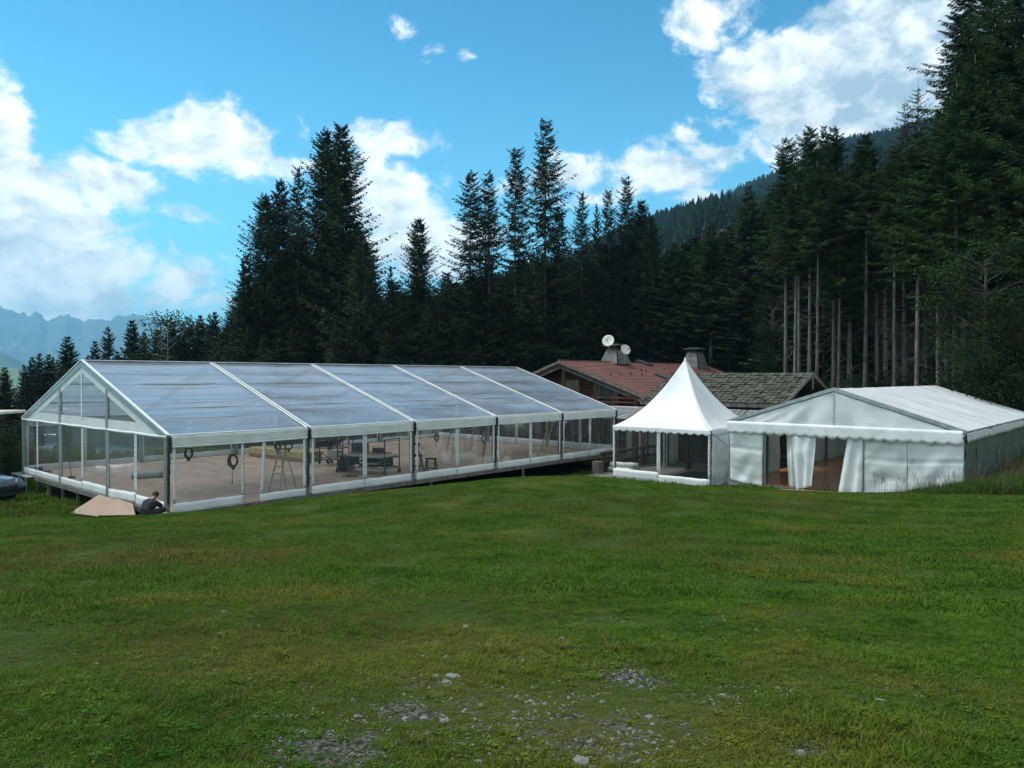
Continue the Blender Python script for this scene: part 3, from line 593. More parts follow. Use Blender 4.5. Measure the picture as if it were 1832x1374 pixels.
# leafy trees and bushes
LEAF = {'rowan': leafy(31, 10, 3.0, 2, .45, 46, .10, 34, clump=.55, loose=1.0), 'rowan_h': 10, 'birch': leafy(32, 12, 3.2, 2, .2, 130, .09, 120, clump=.9), 'birch_h': 12,
        'bush': leafy(33, 2.2, 1.5, 4, .1, 46, .06, 90, clump=.5), 'bush_h': 2.2, 'shrub': leafy(34, 1.2, 1.0, 4, .1, 26, .05, 60, clump=.4), 'shrub_h': 1.2}
def plant_leaf(kind, px, ytop, Yd, label, cat='tree', name='leafy_tree', group=None, w=1.0, H=None):
    while not _clear((px-916)/FOC*Yd, Yd, 1.2): Yd += 1.0
    x = (px-916)/FOC*Yd; b = h1(x, Yd); H = H or CAMH + (HOR-ytop)/FOC*Yd - b
    return plant(kind, x, Yd, H, w, label, group, name, cat, lib=LEAF)
plant_leaf('rowan', 302, 541, 74, 'feathery leafy tree with airy see through crown above the small spruces')
plant_leaf('rowan', 342, 557, 80, 'smaller feathery leafy tree right of the airy one', w=.8)
plant_leaf('birch', 1760, 430, 34.5, 'leaning pale stemmed birch behind the right end of the white tent')
plant_leaf('birch', 1832, 560, 33.5, 'green leafy tree at the right edge behind the white tent', w=.8)
plant_leaf('birch', 1385, 520, 58, 'young leafy tree in the shade left of the shed gable', w=.7)
for i, (px, yt, Yd, lb) in enumerate([(-18, 775, 36, 'leafy bush at the left edge behind the dark car'), (12, 782, 39, 'light green bush left of the tent corner'), (32, 790, 41, 'low bush touching the left corner post of the clear tent'), (5, 800, 34, 'leafy weeds behind the dark car bonnet')]):
    plant_leaf('bush', px, yt, Yd, lb, 'bush', 'bush', 'bushes at the left edge')
for i, (px, yt, Yd) in enumerate([(60, 770, 62), (95, 765, 60), (130, 772, 63), (165, 775, 60), (200, 778, 64), (235, 775, 62), (270, 778, 66), (20, 768, 58), (1330, 685, 74), (1500, 690, 58), (1560, 680, 52), (1610, 690, 50), (1660, 690, 47), (1700, 685, 43)]):
    plant_leaf('bush', px, yt, Yd, 'dark bush in the undergrowth at the forest edge', 'bush', 'bush', 'undergrowth bushes at the forest edge', w=1.3)

# ------------------------------------------------------------------ scattered stuff through geometry nodes
def scatter(name, P, rot, scl, var, srcs, label=None, cat=None):
    me = bpy.data.meshes.new(name); me.vertices.add(len(P)); me.vertices.foreach_set('co', np.asarray(P, np.float32).ravel())
    at_ = me.attributes.new('rot', 'FLOAT_VECTOR', 'POINT'); at_.data.foreach_set('vector', np.asarray(rot, np.float32).ravel())
    at_ = me.attributes.new('scl', 'FLOAT_VECTOR', 'POINT'); at_.data.foreach_set('vector', np.asarray(scl, np.float32).ravel())
    at_ = me.attributes.new('var', 'INT', 'POINT'); at_.data.foreach_set('value', np.asarray(var, np.int32))
    o = bpy.data.objects.new(name, me); COL.objects.link(o); tag(o, label, cat, None, 'stuff')
    ng = bpy.data.node_groups.new(name, 'GeometryNodeTree'); ng.interface.new_socket('Geometry', in_out='INPUT', socket_type='NodeSocketGeometry'); ng.interface.new_socket('Geometry', in_out='OUTPUT', socket_type='NodeSocketGeometry')
    gi = ng.nodes.new('NodeGroupInput'); go = ng.nodes.new('NodeGroupOutput'); jn = ng.nodes.new('GeometryNodeJoinGeometry')
    def na(nm, ty):
        n = ng.nodes.new('GeometryNodeInputNamedAttribute'); n.data_type = ty; n.inputs[0].default_value = nm; return [s for s in n.outputs if s.enabled][0]
    R_, S_, V_ = na('rot', 'FLOAT_VECTOR'), na('scl', 'FLOAT_VECTOR'), na('var', 'INT')
    e2r = ng.nodes.new('FunctionNodeEulerToRotation'); ng.links.new(R_, e2r.inputs[0])
    for i, sm in enumerate(srcs):
        so = bpy.data.objects.new(name+'_tuft', sm); src = ng.nodes.new('GeometryNodeObjectInfo'); src.inputs['Object'].default_value = so; src.inputs['As Instance'].default_value = True
        ip = ng.nodes.new('GeometryNodeInstanceOnPoints'); cmp_ = ng.nodes.new('FunctionNodeCompare'); cmp_.data_type = 'INT'; cmp_.operation = 'EQUAL'
        ci = [s for s in cmp_.inputs if s.enabled]; ng.links.new(V_, ci[0]); ci[1].default_value = i
        ng.links.new(gi.outputs[0], ip.inputs['Points']); ng.links.new(cmp_.outputs[0], ip.inputs['Selection']); ng.links.new(src.outputs['Geometry'], ip.inputs['Instance'])
        ng.links.new(e2r.outputs[0], ip.inputs['Rotation']); ng.links.new(S_, ip.inputs['Scale']); ng.links.new(ip.outputs[0], jn.inputs[0])
    ng.links.new(jn.outputs[0], go.inputs[0]); md = o.modifiers.new('scatter', 'NODES'); md.node_group = ng
    return o
# far forest on the hill
M_far = mat('far_spruce', (.010, .022, .012), (.020, .036, .018), .3, .9, spec=.1, rnd=.35)
def far_spruce(seed):
    r = random.Random(seed); mb = MB(); mb.tube([(0, 0, -.05), (0, 0, .3)], .012, 3, False); n = 11
    for i in range(n):
        z = .08+.9*i/n; R = .155*(1-i/n)**.85*r.uniform(.75, 1.2)+.008; k = 6; a0 = r.uniform(0, 6)
        for j in range(k):
            a = a0+2*PI*j/k; d = r.uniform(.7, 1.2); p = Vector((math.cos(a)*R*d, math.sin(a)*R*d, z-.03)); s_ = Vector((-math.sin(a), math.cos(a), 0))*R*.42
            mb.add([(0, 0, z+.10), p-s_, p+Vector((0, 0, -.02)), p+s_], [(0, 1, 2, 3)])
    return mb.mesh('far_spruce', M_far)
rh = np.random.default_rng(5); n = 15000
kk = rh.uniform(-.36, .82, n); Yd = 330 + (HR+60-330)*rh.random(n)**.8
zz = hillz(kk, Yd)-2.0; hh = rh.uniform(10, 18, n)*np.interp(Yd, [165, 1150], [1.15, .85])
scatter('hillside_forest', np.c_[kk*Yd, Yd, zz], np.c_[np.zeros(n), np.zeros(n), rh.uniform(0, 6.28, n)], np.c_[hh*1.15, hh*1.15, hh], rh.integers(0, 3, n), [far_spruce(i) for i in range(3)], 'distant spruce forest covering the hillside', 'forest')

# turf
M_blade = mat('grass_blade', (.034, .078, .007), (.072, .118, .012), .9, .75, spec=.08, trans=.25, c3=(.125, .115, .035), s3=.35, rnd=.0)
def blade_mat(name, ca, cb, cy, cd):
    m = bpy.data.materials.new(name); m.use_nodes = True; nt = m.node_tree; b = nt.nodes['Principled BSDF']; q = G(nt)
    co = q.n('ShaderNodeNewGeometry').outputs['Position']; rn = q.n('ShaderNodeObjectInfo').outputs['Random']
    c = q.mix(rn, ca, cb)
    c = q.mix(q.m('MULTIPLY', q.ramp(q.noise(co, 1.6, 6, .62), .42, .66), .7), c, cd)
    c = q.mix(q.m('MULTIPLY', q.ramp(q.noise(co, .33, 5, .6, .5), .50, .68), .75), c, cy)
    v = q.vm('MULTIPLY', q.vm('SUBTRACT', co, (-5.6, 12.2, 0)), (1/3.2, 1/1.7, 0)); w = q.m('EXPONENT', q.m('MULTIPLY', q.vm('DOT_PRODUCT', v, v), -1))
    c = q.mix(q.m('MULTIPLY', w, q.ramp(q.noise(co, .9, 5, .6), .38, .6)), c, (.15, .125, .03))
    c = q.mix(q.m('MULTIPLY', q.ramp(q.noise(co, .8, 7, .7, .8), .60, .74), .45), c, (.095, .080, .028))
    q.put(b.inputs['Base Color'], c); b.inputs['Roughness'].default_value = .75; b.inputs['Specular IOR Level'].default_value = .08
    tl = q.n('ShaderNodeBsdfTranslucent'); q.put(tl.inputs[0], c); mx = q.n('ShaderNodeMixShader'); mx.inputs[0].default_value = .25
    nt.links.new(b.outputs[0], mx.inputs[1]); nt.links.new(tl.outputs[0], mx.inputs[2]); nt.links.new(mx.outputs[0], nt.nodes['Material Output'].inputs[0]); return m
M_blade = blade_mat('turf_blade', (.044, .112, .009), (.088, .152, .015), (.138, .140, .022), (.020, .068, .005))
M_bladeg = mat('grass_blade_dry', (.110, .095, .028), (.070, .085, .018), 1.2, .7, spec=.08, trans=.2)
def tuft(seed, nb, spread, h, w, mt, lean=.6, clover=0):
    r = random.Random(seed); mb = MB()
    for i in range(nb):
        a = r.uniform(0, 6.28); rr = spread*math.sqrt(r.random()); x, y = rr*math.cos(a), rr*math.sin(a); b = r.uniform(0, 6.28); hh = h*r.uniform(.4, 1.15); ln = hh*lean*r.uniform(.2, 1.3)
        dx, dy = math.cos(b), math.sin(b); ww = w*r.uniform(.6, 1.3)
        mb.add([(x-dy*ww/2, y+dx*ww/2, -.01), (x+dy*ww/2, y-dx*ww/2, -.01), (x+dx*ln*.4+dy*ww*.4, y+dy*ln*.4-dx*ww*.4, hh*.62), (x+dx*ln*.4-dy*ww*.4, y+dy*ln*.4+dx*ww*.4, hh*.62), (x+dx*ln, y+dy*ln, hh)], [(0, 1, 2, 3), (3, 2, 4)])
    for i in range(clover):
        a = r.uniform(0, 6.28); rr = spread*math.sqrt(r.random()); x, y = rr*math.cos(a), rr*math.sin(a); s_ = .011*r.uniform(.7, 1.4); z = h*r.uniform(.15, .5)
        mb.add([(x-s_, y, z), (x, y-s_, z+.003), (x+s_, y, z), (x, y+s_, z-.003)], [(0, 1, 2, 3)])
    return mb.mesh('tuft', mt)
rg = np.random.default_rng(11)
def turf_points(n, r0, r1, amax=.86, power=1.0):
    rr = (r0**power + (r1**power-r0**power)*rg.random(n))**(1/power); a = rg.uniform(-amax, amax, n); return rr*np.sin(a), rr*np.cos(a)
EARTH = [(-.85, 3.35, .38, .28, .95), (-.53, 3.8, .24, .2, .85), (.72, 4.4, .34, .26, .9), (.38, 3.5, .75, .5, .62), (-.38, 4.3, .36, .16, .6), (1.36, 3.25, .28, .16, .85), (-.1, 3.7, 1.6, 1.0, .42), (1.1, 4.0, .3, .3, .45)]
def earthw(x, y):
    w = np.zeros_like(x)
    for (a, b, c, d, e) in EARTH: w = np.maximum(w, e*np.exp(-((x-a)/c)**2-((y-b)/d)**2))
    return w
def vnoise(x, y, s, seed): return np.array([mnoise.noise(Vector((float(a)*s, float(b)*s, seed))) for a, b in zip(x, y)])
def make_turf(name, n, r0, r1, size, srcs, power=1.3, label=None, zmul=1.0):
    x, y = turf_points(n, r0, r1, power=power)
    k = (rg.random(n) > np.clip(earthw(x, y)*1.15-.10, 0, .88)); x, y = x[k], y[k]
    k = np.array([_clear(a, b, -.12) for a, b in zip(x, y)]); x, y = x[k], y[k]
    nn = vnoise(x, y, .9, 3.0); n2 = vnoise(x, y, .22, 9.0); k = rg.random(len(x)) < np.clip(.86+nn*.9, .40, 1); x, y, nn, n2 = x[k], y[k], nn[k], n2[k]
    z = hgt(x, y); m = len(x); sz = size*rg.uniform(.7, 1.35, m)*(1+.5*nn); v = rg.integers(0, len(srcs)-1, m); v[(rg.random(m) < np.clip(.10+n2*.9, .04, .55))] = len(srcs)-1
    scatter(name, np.c_[x, y, z], np.c_[rg.uniform(-.15, .15, (m, 2)), rg.uniform(0, 6.28, m)], np.c_[sz, sz, sz*zmul*(1+.5*nn)], v, srcs, label, 'grass')
near = [tuft(1, 22, .07, .050, .005, M_blade, clover=3), tuft(2, 20, .07, .042, .006, M_blade, .9, clover=5), tuft(3, 18, .06, .060, .005, M_blade, .7), tuft(4, 16, .07, .045, .005, M_bladeg, 1.0)]
mid = [tuft(5, 20, .16, .060, .012, M_blade, .9), tuft(6, 20, .16, .050, .013, M_blade, 1.1), tuft(7, 18, .15, .052, .012, M_bladeg, 1.0)]
make_turf('turf_grass_near', 90000, 2.6, 8.2, .52, near, 1.6, 'short green turf in the foreground', .62)
clump = [tuft(14, 30, .05, .085, .006, M_blade, .9), tuft(15, 26, .04, .07, .007, M_blade, 1.2, clover=14), tuft(16, 20, .05, .08, .005, M_bladeg, 1.3)]
make_turf('turf_clumps', 7000, 2.6, 11, .7, clump, 1.7, 'scattered thicker clumps and clover in the foreground turf', .6)
make_turf('turf_grass', 150000, 7.6, 30, .8, mid, 1.45, 'short mown turf sloping down to the tents', .55)
far_ = [tuft(8, 20, .4, .11, .03, M_blade, .9), tuft(9, 18, .4, .10, .03, M_bladeg, 1.0)]
make_turf('meadow_grass', 60000, 29, 66, 1.0, far_, 1.6, 'rough meadow grass on the low ground beyond the tents')
# tall meadow grass on the bank by the right tent
M_tall = mat('bank_grass', (.036, .082, .012), (.075, .120, .020), .8, .7, spec=.1, trans=.25, c3=(.10, .080, .03), s3=.5)
M_seed = mat('seed_heads', (.13, .075, .050), (.10, .085, .045), 2, .8, trans=.1)
def stalk(seed):
    r = random.Random(seed); mb = MB()
    for i in range(5):
        x, y = r.uniform(-.1, .1), r.uniform(-.1, .1); h = r.uniform(.45, .8); lx, ly = r.uniform(-.12, .12), r.uniform(-.12, .12)
        mb.tube([(x, y, 0), (x+lx*.4, y+ly*.4, h*.6), (x+lx, y+ly, h)], [.004, .003, .002], 3, False)
        for k in range(6):
            z = h*(.74+.05*k); px, py = x+lx*(z/h), y+ly*(z/h); a = r.uniform(0, 6.28); s_ = .035*(1.1-k*.1)
            mb.add([(px, py, z), (px+math.cos(a)*s_*.5-.006, py+math.sin(a)*s_*.5, z+.012), (px+math.cos(a)*s_, py+math.sin(a)*s_, z+.035), (px+math.cos(a)*s_*.5+.006, py+math.sin(a)*s_*.5, z+.02)], [(0, 1, 2, 3)])
    return mb.mesh('stalk', M_seed)
def bank_pts(n):
    # bank region: right of a line from (12.2, 24.2) to (13.5, 19.8), widening to the right
    xs, ys = [], []
    while len(xs) < n:
        x = rg.uniform(11.8, 26); y = rg.uniform(18.5, 30)
        lo = np.interp(x, [11.8, 13, 14, 18, 26], [24.0, 21.6, 20.2, 18.6, 17]); lim = np.interp(x, [11.8, 14.6, 15.2, 18, 22, 26], [24.4, 23.5, 24.0, 27.2, 30, 33])
        if lo + rg.uniform(-.15, .15) < y < lim: xs.append(x); ys.append(y)
    return np.array(xs), np.array(ys)
x, y = bank_pts(9000); m = len(x); e_ = np.clip((x-11.9)/1.8, .25, 1)
tallm = [tuft(21, 26, .16, .42, .012, M_tall, .5), tuft(22, 24, .16, .34, .014, M_tall, .8), tuft(23, 16, .18, .36, .012, M_bladeg, .7)]
scatter('bank_grass', np.c_[x, y, hgt(x, y)-.02], np.c_[rg.uniform(-.2, .2, (m, 2)), rg.uniform(0, 6.28, m)], np.c_[e_, e_, e_*rg.uniform(.5, 1.1, m)], rg.choice([0, 0, 0, 1, 1, 1, 1, 1, 2], m), tallm, 'tall uncut grass and weeds on the bank by the right tent', 'grass')
x, y = bank_pts(2600); k = (rg.random(len(x)) < .10) | (rg.random(len(x)) < .35) & (y > np.interp(x, [11.8, 15, 18, 26], [23.2, 22.6, 25, 30])); x, y = x[k], y[k]; m = len(x)
scatter('seed_stalks', np.c_[x, y, hgt(x, y)], np.c_[rg.uniform(-.12, .12, (m, 2)), rg.uniform(0, 6.28, m)], np.repeat(rg.uniform(.6, 1.15, m)[:, None], 3, 1), rg.integers(0, 3, m), [stalk(i) for i in range(3)], 'brown seeding grass stalks standing in front of the right tent', 'grass')
# weeds at the left lower ground
x = rg.uniform(-36, -21.5, 1500); y = rg.uniform(34, 48, 1500); m = len(x)
scatter('weeds', np.c_[x, y, hgt(x, y)], np.c_[rg.uniform(-.2, .2, (m, 2)), rg.uniform(0, 6.28, m)], np.repeat(rg.uniform(1.2, 2.6, m)[:, None], 3, 1), rg.choice([0, 1], m), tallm[:2], 'rough weeds on the low ground at the left', 'weeds')
# gravel
M_grav = mat('limestone_gravel', (.23, .24, .235), (.10, .105, .10), 9, .85, bump=.5, rnd=.0, c3=(.20, .17, .13))
def rock(seed, flat=.45, sub=1, mt=None):
    import bmesh
    r = random.Random(seed); bm = bmesh.new(); bmesh.ops.create_icosphere(bm, subdivisions=sub, radius=1)
    sx, sy, sz = r.uniform(.8, 1.3), r.uniform(.6, 1.0), flat*r.uniform(.7, 1.3); o = Vector((r.uniform(0, 50), 0, 0))
    for v in bm.verts:
        d = 1+.45*mnoise.noise(v.co*1.3+o)+.25*mnoise.noise(v.co*3.1+o); v.co = Vector((v.co.x*sx*d, v.co.y*sy*d, max(-.35, v.co.z*sz*d)))
    me = bpy.data.meshes.new('stone'); bm.to_mesh(me); bm.free(); me.materials.append(mt or M_grav); return me
n = 60000; x = rg.uniform(-3.2, 3.4, n); y = rg.uniform(2.7, 6.5, n); w = earthw(x, y)*.75+vnoise(x, y, 2.6, 4.0)*1.0+vnoise(x, y, 6, 2.0)*1.0
k = rg.random(n) < np.clip((w-.22)*1.0, 0, .55); x, y = x[k][:24000], y[k][:24000]; m = len(x); sz = .0035+.010*rg.random(m)**3
sz[rg.random(m) < .02] *= 1.9
scatter('gravel', np.c_[x, y, hgt(x, y)+sz*.25], rg.uniform(-.5, .5, (m, 3))+np.c_[np.zeros(m), np.zeros(m), rg.uniform(0, 6, m)], np.repeat(sz[:, None], 3, 1), rg.integers(0, 4, m), [rock(i, .38, 1) for i in range(4)], 'pale limestone gravel in the worn turf', 'gravel')
M_stone = mat('pale_stone', (.21, .215, .20), (.10, .105, .10), 14, .8, bump=.4)
STN = [(398, 1096, 12, 'small pale stone alone in the left turf'), (833, 1124, 16, 'flat grey stone in the turf left of centre'), (391, 1135, 12, 'half sunk grey stone below the lone pale one'), (1005, 1146, 13, 'flat grey stone above the gravel patch'),
       (809, 1212, 20, 'flat oval whitish stone, right one of the pair above the gravel'), (798, 1222, 15, 'jagged white stone just below the oval one'), (779, 1211, 13, 'grey white stone left of the oval one'), (1592, 1182, 12, 'single white stone in the right hand turf'),
       (795, 1293, 18, 'square pale slab stone beside the left gravel'), (724, 1288, 14, 'pointed white stone in the left gravel'), (757, 1287, 13, 'thin flat stone in the left gravel'), (1293, 1247, 14, 'dark grey flat stone right of the gravel'),
       (1040, 1366, 34, 'large blue grey pointed stone at the bottom edge'), (1140, 1370, 16, 'pale pebble at the bottom edge right of the pointed stone'), (945, 1342, 18, 'beige block stone in the lower gravel'), (963, 1345, 14, 'beige wedge stone touching the block stone'), (856, 1366, 14, 'tan stone low in the left gravel'),
       (1162, 1285, 16, 'rounded grey stone in the right gravel'), (1168, 1298, 10, 'little white pebble under the rounded grey stone'), (1078, 1258, 9, 'white pebble in the upper right gravel'), (1196, 1182, 10, 'pale pebble at the top end of the right gravel'), (636, 1284, 14, 'flat pale stone left of the left gravel'), (30, 1248, 10, 'pale stone at the left edge'), (1430, 1130, 10, 'grey stone in the right turf')]
for i, (px, py, w, lb) in enumerate(STN):
    lo, hi = 2.5, 30
    for _ in range(40):
        mI = (lo+hi)/2; p = at(px, py, mI)
        if p.z > h1(p.x, p.y): lo = mI
        else: hi = mI
    s_ = w/FOC*hi*.5; o = link('stone', rock(100+i, .30, 2, M_stone), None, (p.x, p.y, h1(p.x, p.y)+s_*.10), rt_.uniform(0, 6), None, lb, 'stone', 'loose stones in the turf'); o.scale = (s_, s_*1.15, s_)
# ------------------------------------------------------------------ big clear-span tent, 15 x 25 m
AL = .7259; BO = (-10.71, 22.69); EA, RI, W15, BAY = 2.38, 4.84, 15.0, 5.0
big = empty('clear_span_tent', (*BO, 0), PI/2-AL, 'long white framed event tent with clear roof and clear window walls', 'tent')
def bw(r, v, z=0.0):
    """tent coordinates (along, across, up) -> world"""
    return Vector((BO[0]+math.sin(AL)*r-math.cos(AL)*v, BO[1]+math.cos(AL)*r+math.sin(AL)*v, z))
def rz_(v): return EA + (RI-EA)*(1-abs(v-W15/2)/(W15/2))
def shared(name, me, parent, loc=(0, 0, 0), rz=0.0, **kw): return link(name, me, parent, loc, rz, **kw)
def wr(x, y, s, seed=0.0): return mnoise.noise(Vector((x*s, y*s, seed)))
# posts (> black strap) and roof beams
post = MB().box((0, 0, EA/2), (.11, .20, EA)).box((0, -.104, EA/2), (.03, .012, EA-.02)).mesh('post', M_alud)
base_p = MB().box((0, 0, .012), (.26, .34, .024)).mesh('base_plate', M_alud)
def strap_mesh(seed):
    r = random.Random(seed); mb = MB(); pts = []
    mb.box((.02, -.165, 2.22), (.07, .10, .26)).box((.02, -.20, 2.05), (.055, .05, .12))
    for i in range(12): pts.append((.01+r.uniform(-.02, .02)-.03*i/12, -.14+r.uniform(-.02, .02), 2.1-i*.165))
    mb.tube(pts, [.026+.012*r.random() for _ in pts], 5); return mb.mesh('ratchet_strap', M_black)
for k in range(6):
    for sgn, v in ((1, .0), (-1, W15)):
        p = shared('post', post, big, (k*BAY, v+.12*sgn, 0), 0 if sgn > 0 else PI); shared('base_plate', base_p, p)
        if sgn > 0 or k in (0, 2): shared('ratchet_strap', strap_mesh(k), p, label='black ratchet strap hanging down the tent post' if k == 0 else None)
    for sgn in (0, 1):
        a = (k*BAY, .12 if not sgn else W15-.12, EA-.02); b_ = (k*BAY, W15/2, RI-.10)
        MB().bar(a, b_, .10, .18).build('roof_beam', M_alu, big)
        # white keder strips lying over the beam where two roof sheets meet
        n = Vector((0, -(RI-EA), W15/2)).normalized() if not sgn else Vector((0, (RI-EA), W15/2)).normalized()
        c = MB()
        for off in ((-.075, .075) if 0 < k < 5 else ((.0,))):
            pa = Vector((k*BAY+off, -.02 if not sgn else W15+.02, EA+.015)) + n*.035; pb = Vector((k*BAY+off, W15/2, RI+.015)) + n*.035
            c.bar(pa, pb, .075 if 0 < k < 5 else .13, .018, up=tuple(n))
        c.build('keder_strip', M_white, big)
    if k < 5:
        for v in (.06, 2.6, 5.1, 7.5, 9.9, 12.4, W15-.06):
            MB().bar((k*BAY+.06, v, rz_(v)-.09), (k*BAY+BAY-.06, v, rz_(v)-.09), .05, .07).build('purlin', M_alu, big)
for v in (5.0, 10.0):
    for r in (0, 25.0): MB().box((r, v, rz_(v)/2-.1), (.12, .10, rz_(v)-.2)).build('gable_post', M_alu, big)
# roof sheets: four sagging strips between welded seams on each slope and bay
def roofsheet(k, side, seed):
    def fn(u, t):
        r = k*BAY+.11+(BAY-.22)*u; v = (W15/2)*t; z = rz_(v)
        st = abs(math.sin(t*PI*5)); sag = .075*st*math.sin(u*PI)**.5 + .05*math.sin(u*PI)*math.sin(t*PI) if 0 < u < 1 else 0
        z -= sag; z += .022*wr(r, v, .9, seed)+.012*wr(r*.5, v*2.5, 1.4, seed+3)
        return (r, v if side == 0 else W15-v, z+.02)
    return MB().grid(fn, 18, 40)
for k in range(5):
    for side in (0, 1):
        p = roofsheet(k, side, k*3.1+side).build('roof_sheet', M_filmroof, big, True)
        w = MB()   # welded seams across the sheet
        for t in (.2, .4, .6, .8):
            v = W15/2*t; vv = v if side == 0 else W15-v
            pts = [(k*BAY+.11+(BAY-.22)*u, vv+.01*math.sin(u*9+k), rz_(v)+.026-.05*math.sin(u*PI)*math.sin(t*PI)+.022*wr(k*BAY+.11+(BAY-.22)*u, v, .9, k*3.1+side)) for u in [i/10 for i in range(11)]]
            for a, b_ in zip(pts[:-1], pts[1:]): w.bar(a, b_, .035, .006)
        w.build('seam', M_filmseam, p)
# ridge and eave bands
for k in range(5):
    MB().bar((k*BAY+.05, W15/2, RI+.055), (k*BAY+BAY-.05, W15/2, RI+.055), .26, .03).build('ridge_band', M_white, big)
    for sgn, v in ((-1, -.03), (1, W15+.03)):
        MB().bar((k*BAY+.06, v, EA+.03), (k*BAY+BAY-.06, v, EA+.03), .10, .09).build('eave_band', M_white, big, bevel=.02)
        def fn(u, t, v=v, sgn=sgn, k=k):
            r = k*BAY+.07+(BAY-.14)*u; return (r, v+sgn*(.05+.015*wr(r, t, 2.2, k)-.02*t), EA+.02-.33*t-.015*math.sin(u*PI)*t)
        MB().grid(fn, 26, 5).build('valance', M_whiteb, big, True, solid=.006)
        MB().tube([(k*BAY+.09+(BAY-.18)*i/12, v+sgn*.045, EA-.32-.015*math.sin(i/12*PI)) for i in range(13)], .028, 6).build('valance_hem', M_whiteb, big)
# window walls: each 2.5 m curtain = white border (bottom skirt, side strips) > clear film
def curtain(parent, A, B, z1, z0=-.06, skirt=.34, seed=0, side_w=.10, lift=0.0, sk_l=0.0, sk_r=0.0, fold=.02, mt=M_filmwall, top=.05, tilt=0.0):
    """A, B: (r, v) ends on the wall line; sk_l / sk_r: how far the lower corner is drawn aside"""
    A, B = Vector((*A, 0)), Vector((*B, 0)); d = (B-A); L = d.length; d.normalize(); nrm = Vector((d.y, -d.x, 0))
    def P(s, z, f=1.0):
        t = (z1-z)/(z1-z0); s0, s1 = sk_l*t, L-sk_r*t; x = s0+(s1-s0)*s/L
        return A + d*x + nrm*(f*fold*(wr(s, z, 1.7, seed)*1.2+.5*math.sin(s*7+seed)*t)) + Vector((0, 0, z+.03*t*wr(s*2.3, 0, 1, seed+9)+lift*t*s/L))
    m = MB(); ns = 16
    def strip(s0, s1, za, zb, nu, nv): m.grid(lambda u, t: P(s0+(s1-s0)*u, za+(zb-za)*t), nu, nv)
    zs = z0+skirt
    strip(0, L, zs, z0, ns, 3); strip(0, side_w, z1, zs, 1, 10); strip(L-side_w, L, z1, zs, 1, 10); strip(side_w, L-side_w, z1, z1-top, ns, 1)
    o = m.build('wall_curtain', M_white, parent, True, solid=.006)
    MB().grid(lambda u, t: P(side_w+(L-2*side_w)*u, z1-top+(zs-z1+top)*t), ns, 8).build('window_film', mt, o, True)
    z = MB(); 
    for i in range(14):
        a = P(L-side_w*.12, z1-(z1-z0)*i/14.5); z.box(a+nrm*.008, (.022, .022, .05))
    z.build('eyelets', M_alud, o, kind='stuff')
    return o
ZE = EA-.30
for k in range(5):
    r0 = k*BAY
    if k == 0:
        curtain(big, (r0+.12, -.02), (r0+2.5, -.02), ZE, seed=1, fold=.02, sk_r=.0)
        curtain(big, (r0+3.18, -.02), (r0+4.88, -.02), ZE, seed=2, sk_l=-.12, fold=.03, side_w=.12, skirt=.30)
    else:
        curtain(big, (r0+.12, -.02), (r0+2.5, -.02), ZE, seed=k*2+1, fold=.012+(.03 if k == 4 else 0))
        curtain(big, (r0+2.5, -.02), (r0+4.88, -.02), ZE, seed=k*2+2, fold=.012+(.03 if k == 4 else 0))
    curtain(big, (r0+.12, W15+.02), (r0+2.5, W15+.02), ZE, seed=k+40); curtain(big, (r0+2.5, W15+.02), (r0+4.88, W15+.02), ZE, seed=k+50)
GV = [0.12, 2.5, 5.0, 7.5, 10.0, 12.9, 14.88]
for i in range(6):
    curtain(big, (-.02, GV[i+1]), (-.02, GV[i]), EA+.02, seed=60+i, fold=.010, skirt=.30 if i > 2 else .38, z0=-.05 if i not in (1,) else -.10, lift=.12 if i == 1 else 0)
    curtain(big, (25.02, GV[i]), (25.02, GV[i+1]), EA+.02, seed=70+i, skirt=.45)
# gable tops: broad white border, three uprights, clear film between
def gabletop(r, nx):
    m = MB(); f = MB(); h = (RI-EA); bw_ = .40; zb = EA+.36
    def edge(t): return Vector((r, W15*t, rz_(W15*t)))
    vi0 = (zb-EA+bw_/math.cos(math.atan(h/7.5)))/h*7.5
    m.sheet([(r, 0, EA+.02), (r, W15, EA+.02), (r, W15-1.12, zb), (r, 1.12, zb)], .006)
    zt = RI-bw_/math.cos(math.atan(h/7.5))
    m.sheet([(r+nx, .0, EA+.03), (r+nx, W15/2, RI+.02), (r+nx, W15/2, zt), (r+nx, vi0, zb)], .006)
    m.sheet([(r+nx, W15, EA+.03), (r+nx, W15-vi0, zb), (r+nx, W15/2, zt), (r+nx, W15/2, RI+.02)], .006)
    for v, w_ in ((5, .16), (7.5, .13), (10, .16)): m.box((r+nx*2, v, (zb+rz_(v)-bw_)/2), (.008, w_, rz_(v)-bw_-zb+.1))
    o = m.build('gable_border', M_whiteb, big)
    MB().add([(r, vi0-.1, zb-.02), (r, W15-vi0+.1, zb-.02), (r, W15/2, zt+.05)], [(0, 1, 2)]).build('gable_film', M_filmwall, o)
    MB().grid(lambda u, t: (r+nx*(2+3*math.sin(t*PI)), W15*u, EA+.05-.09*t-.02*abs(math.sin(u*PI*6))), 30, 4).build('gable_hem', M_white, o, True)
gabletop(-.01, -.012); gabletop(25.01, .012)
MB().bar((-.02, -.02, EA+.06), (-.02, W15/2, RI+.06), .09, .05).bar((-.02, W15+.02, EA+.06), (-.02, W15/2, RI+.06), .09, .05).build('gable_rail', M_white, big)
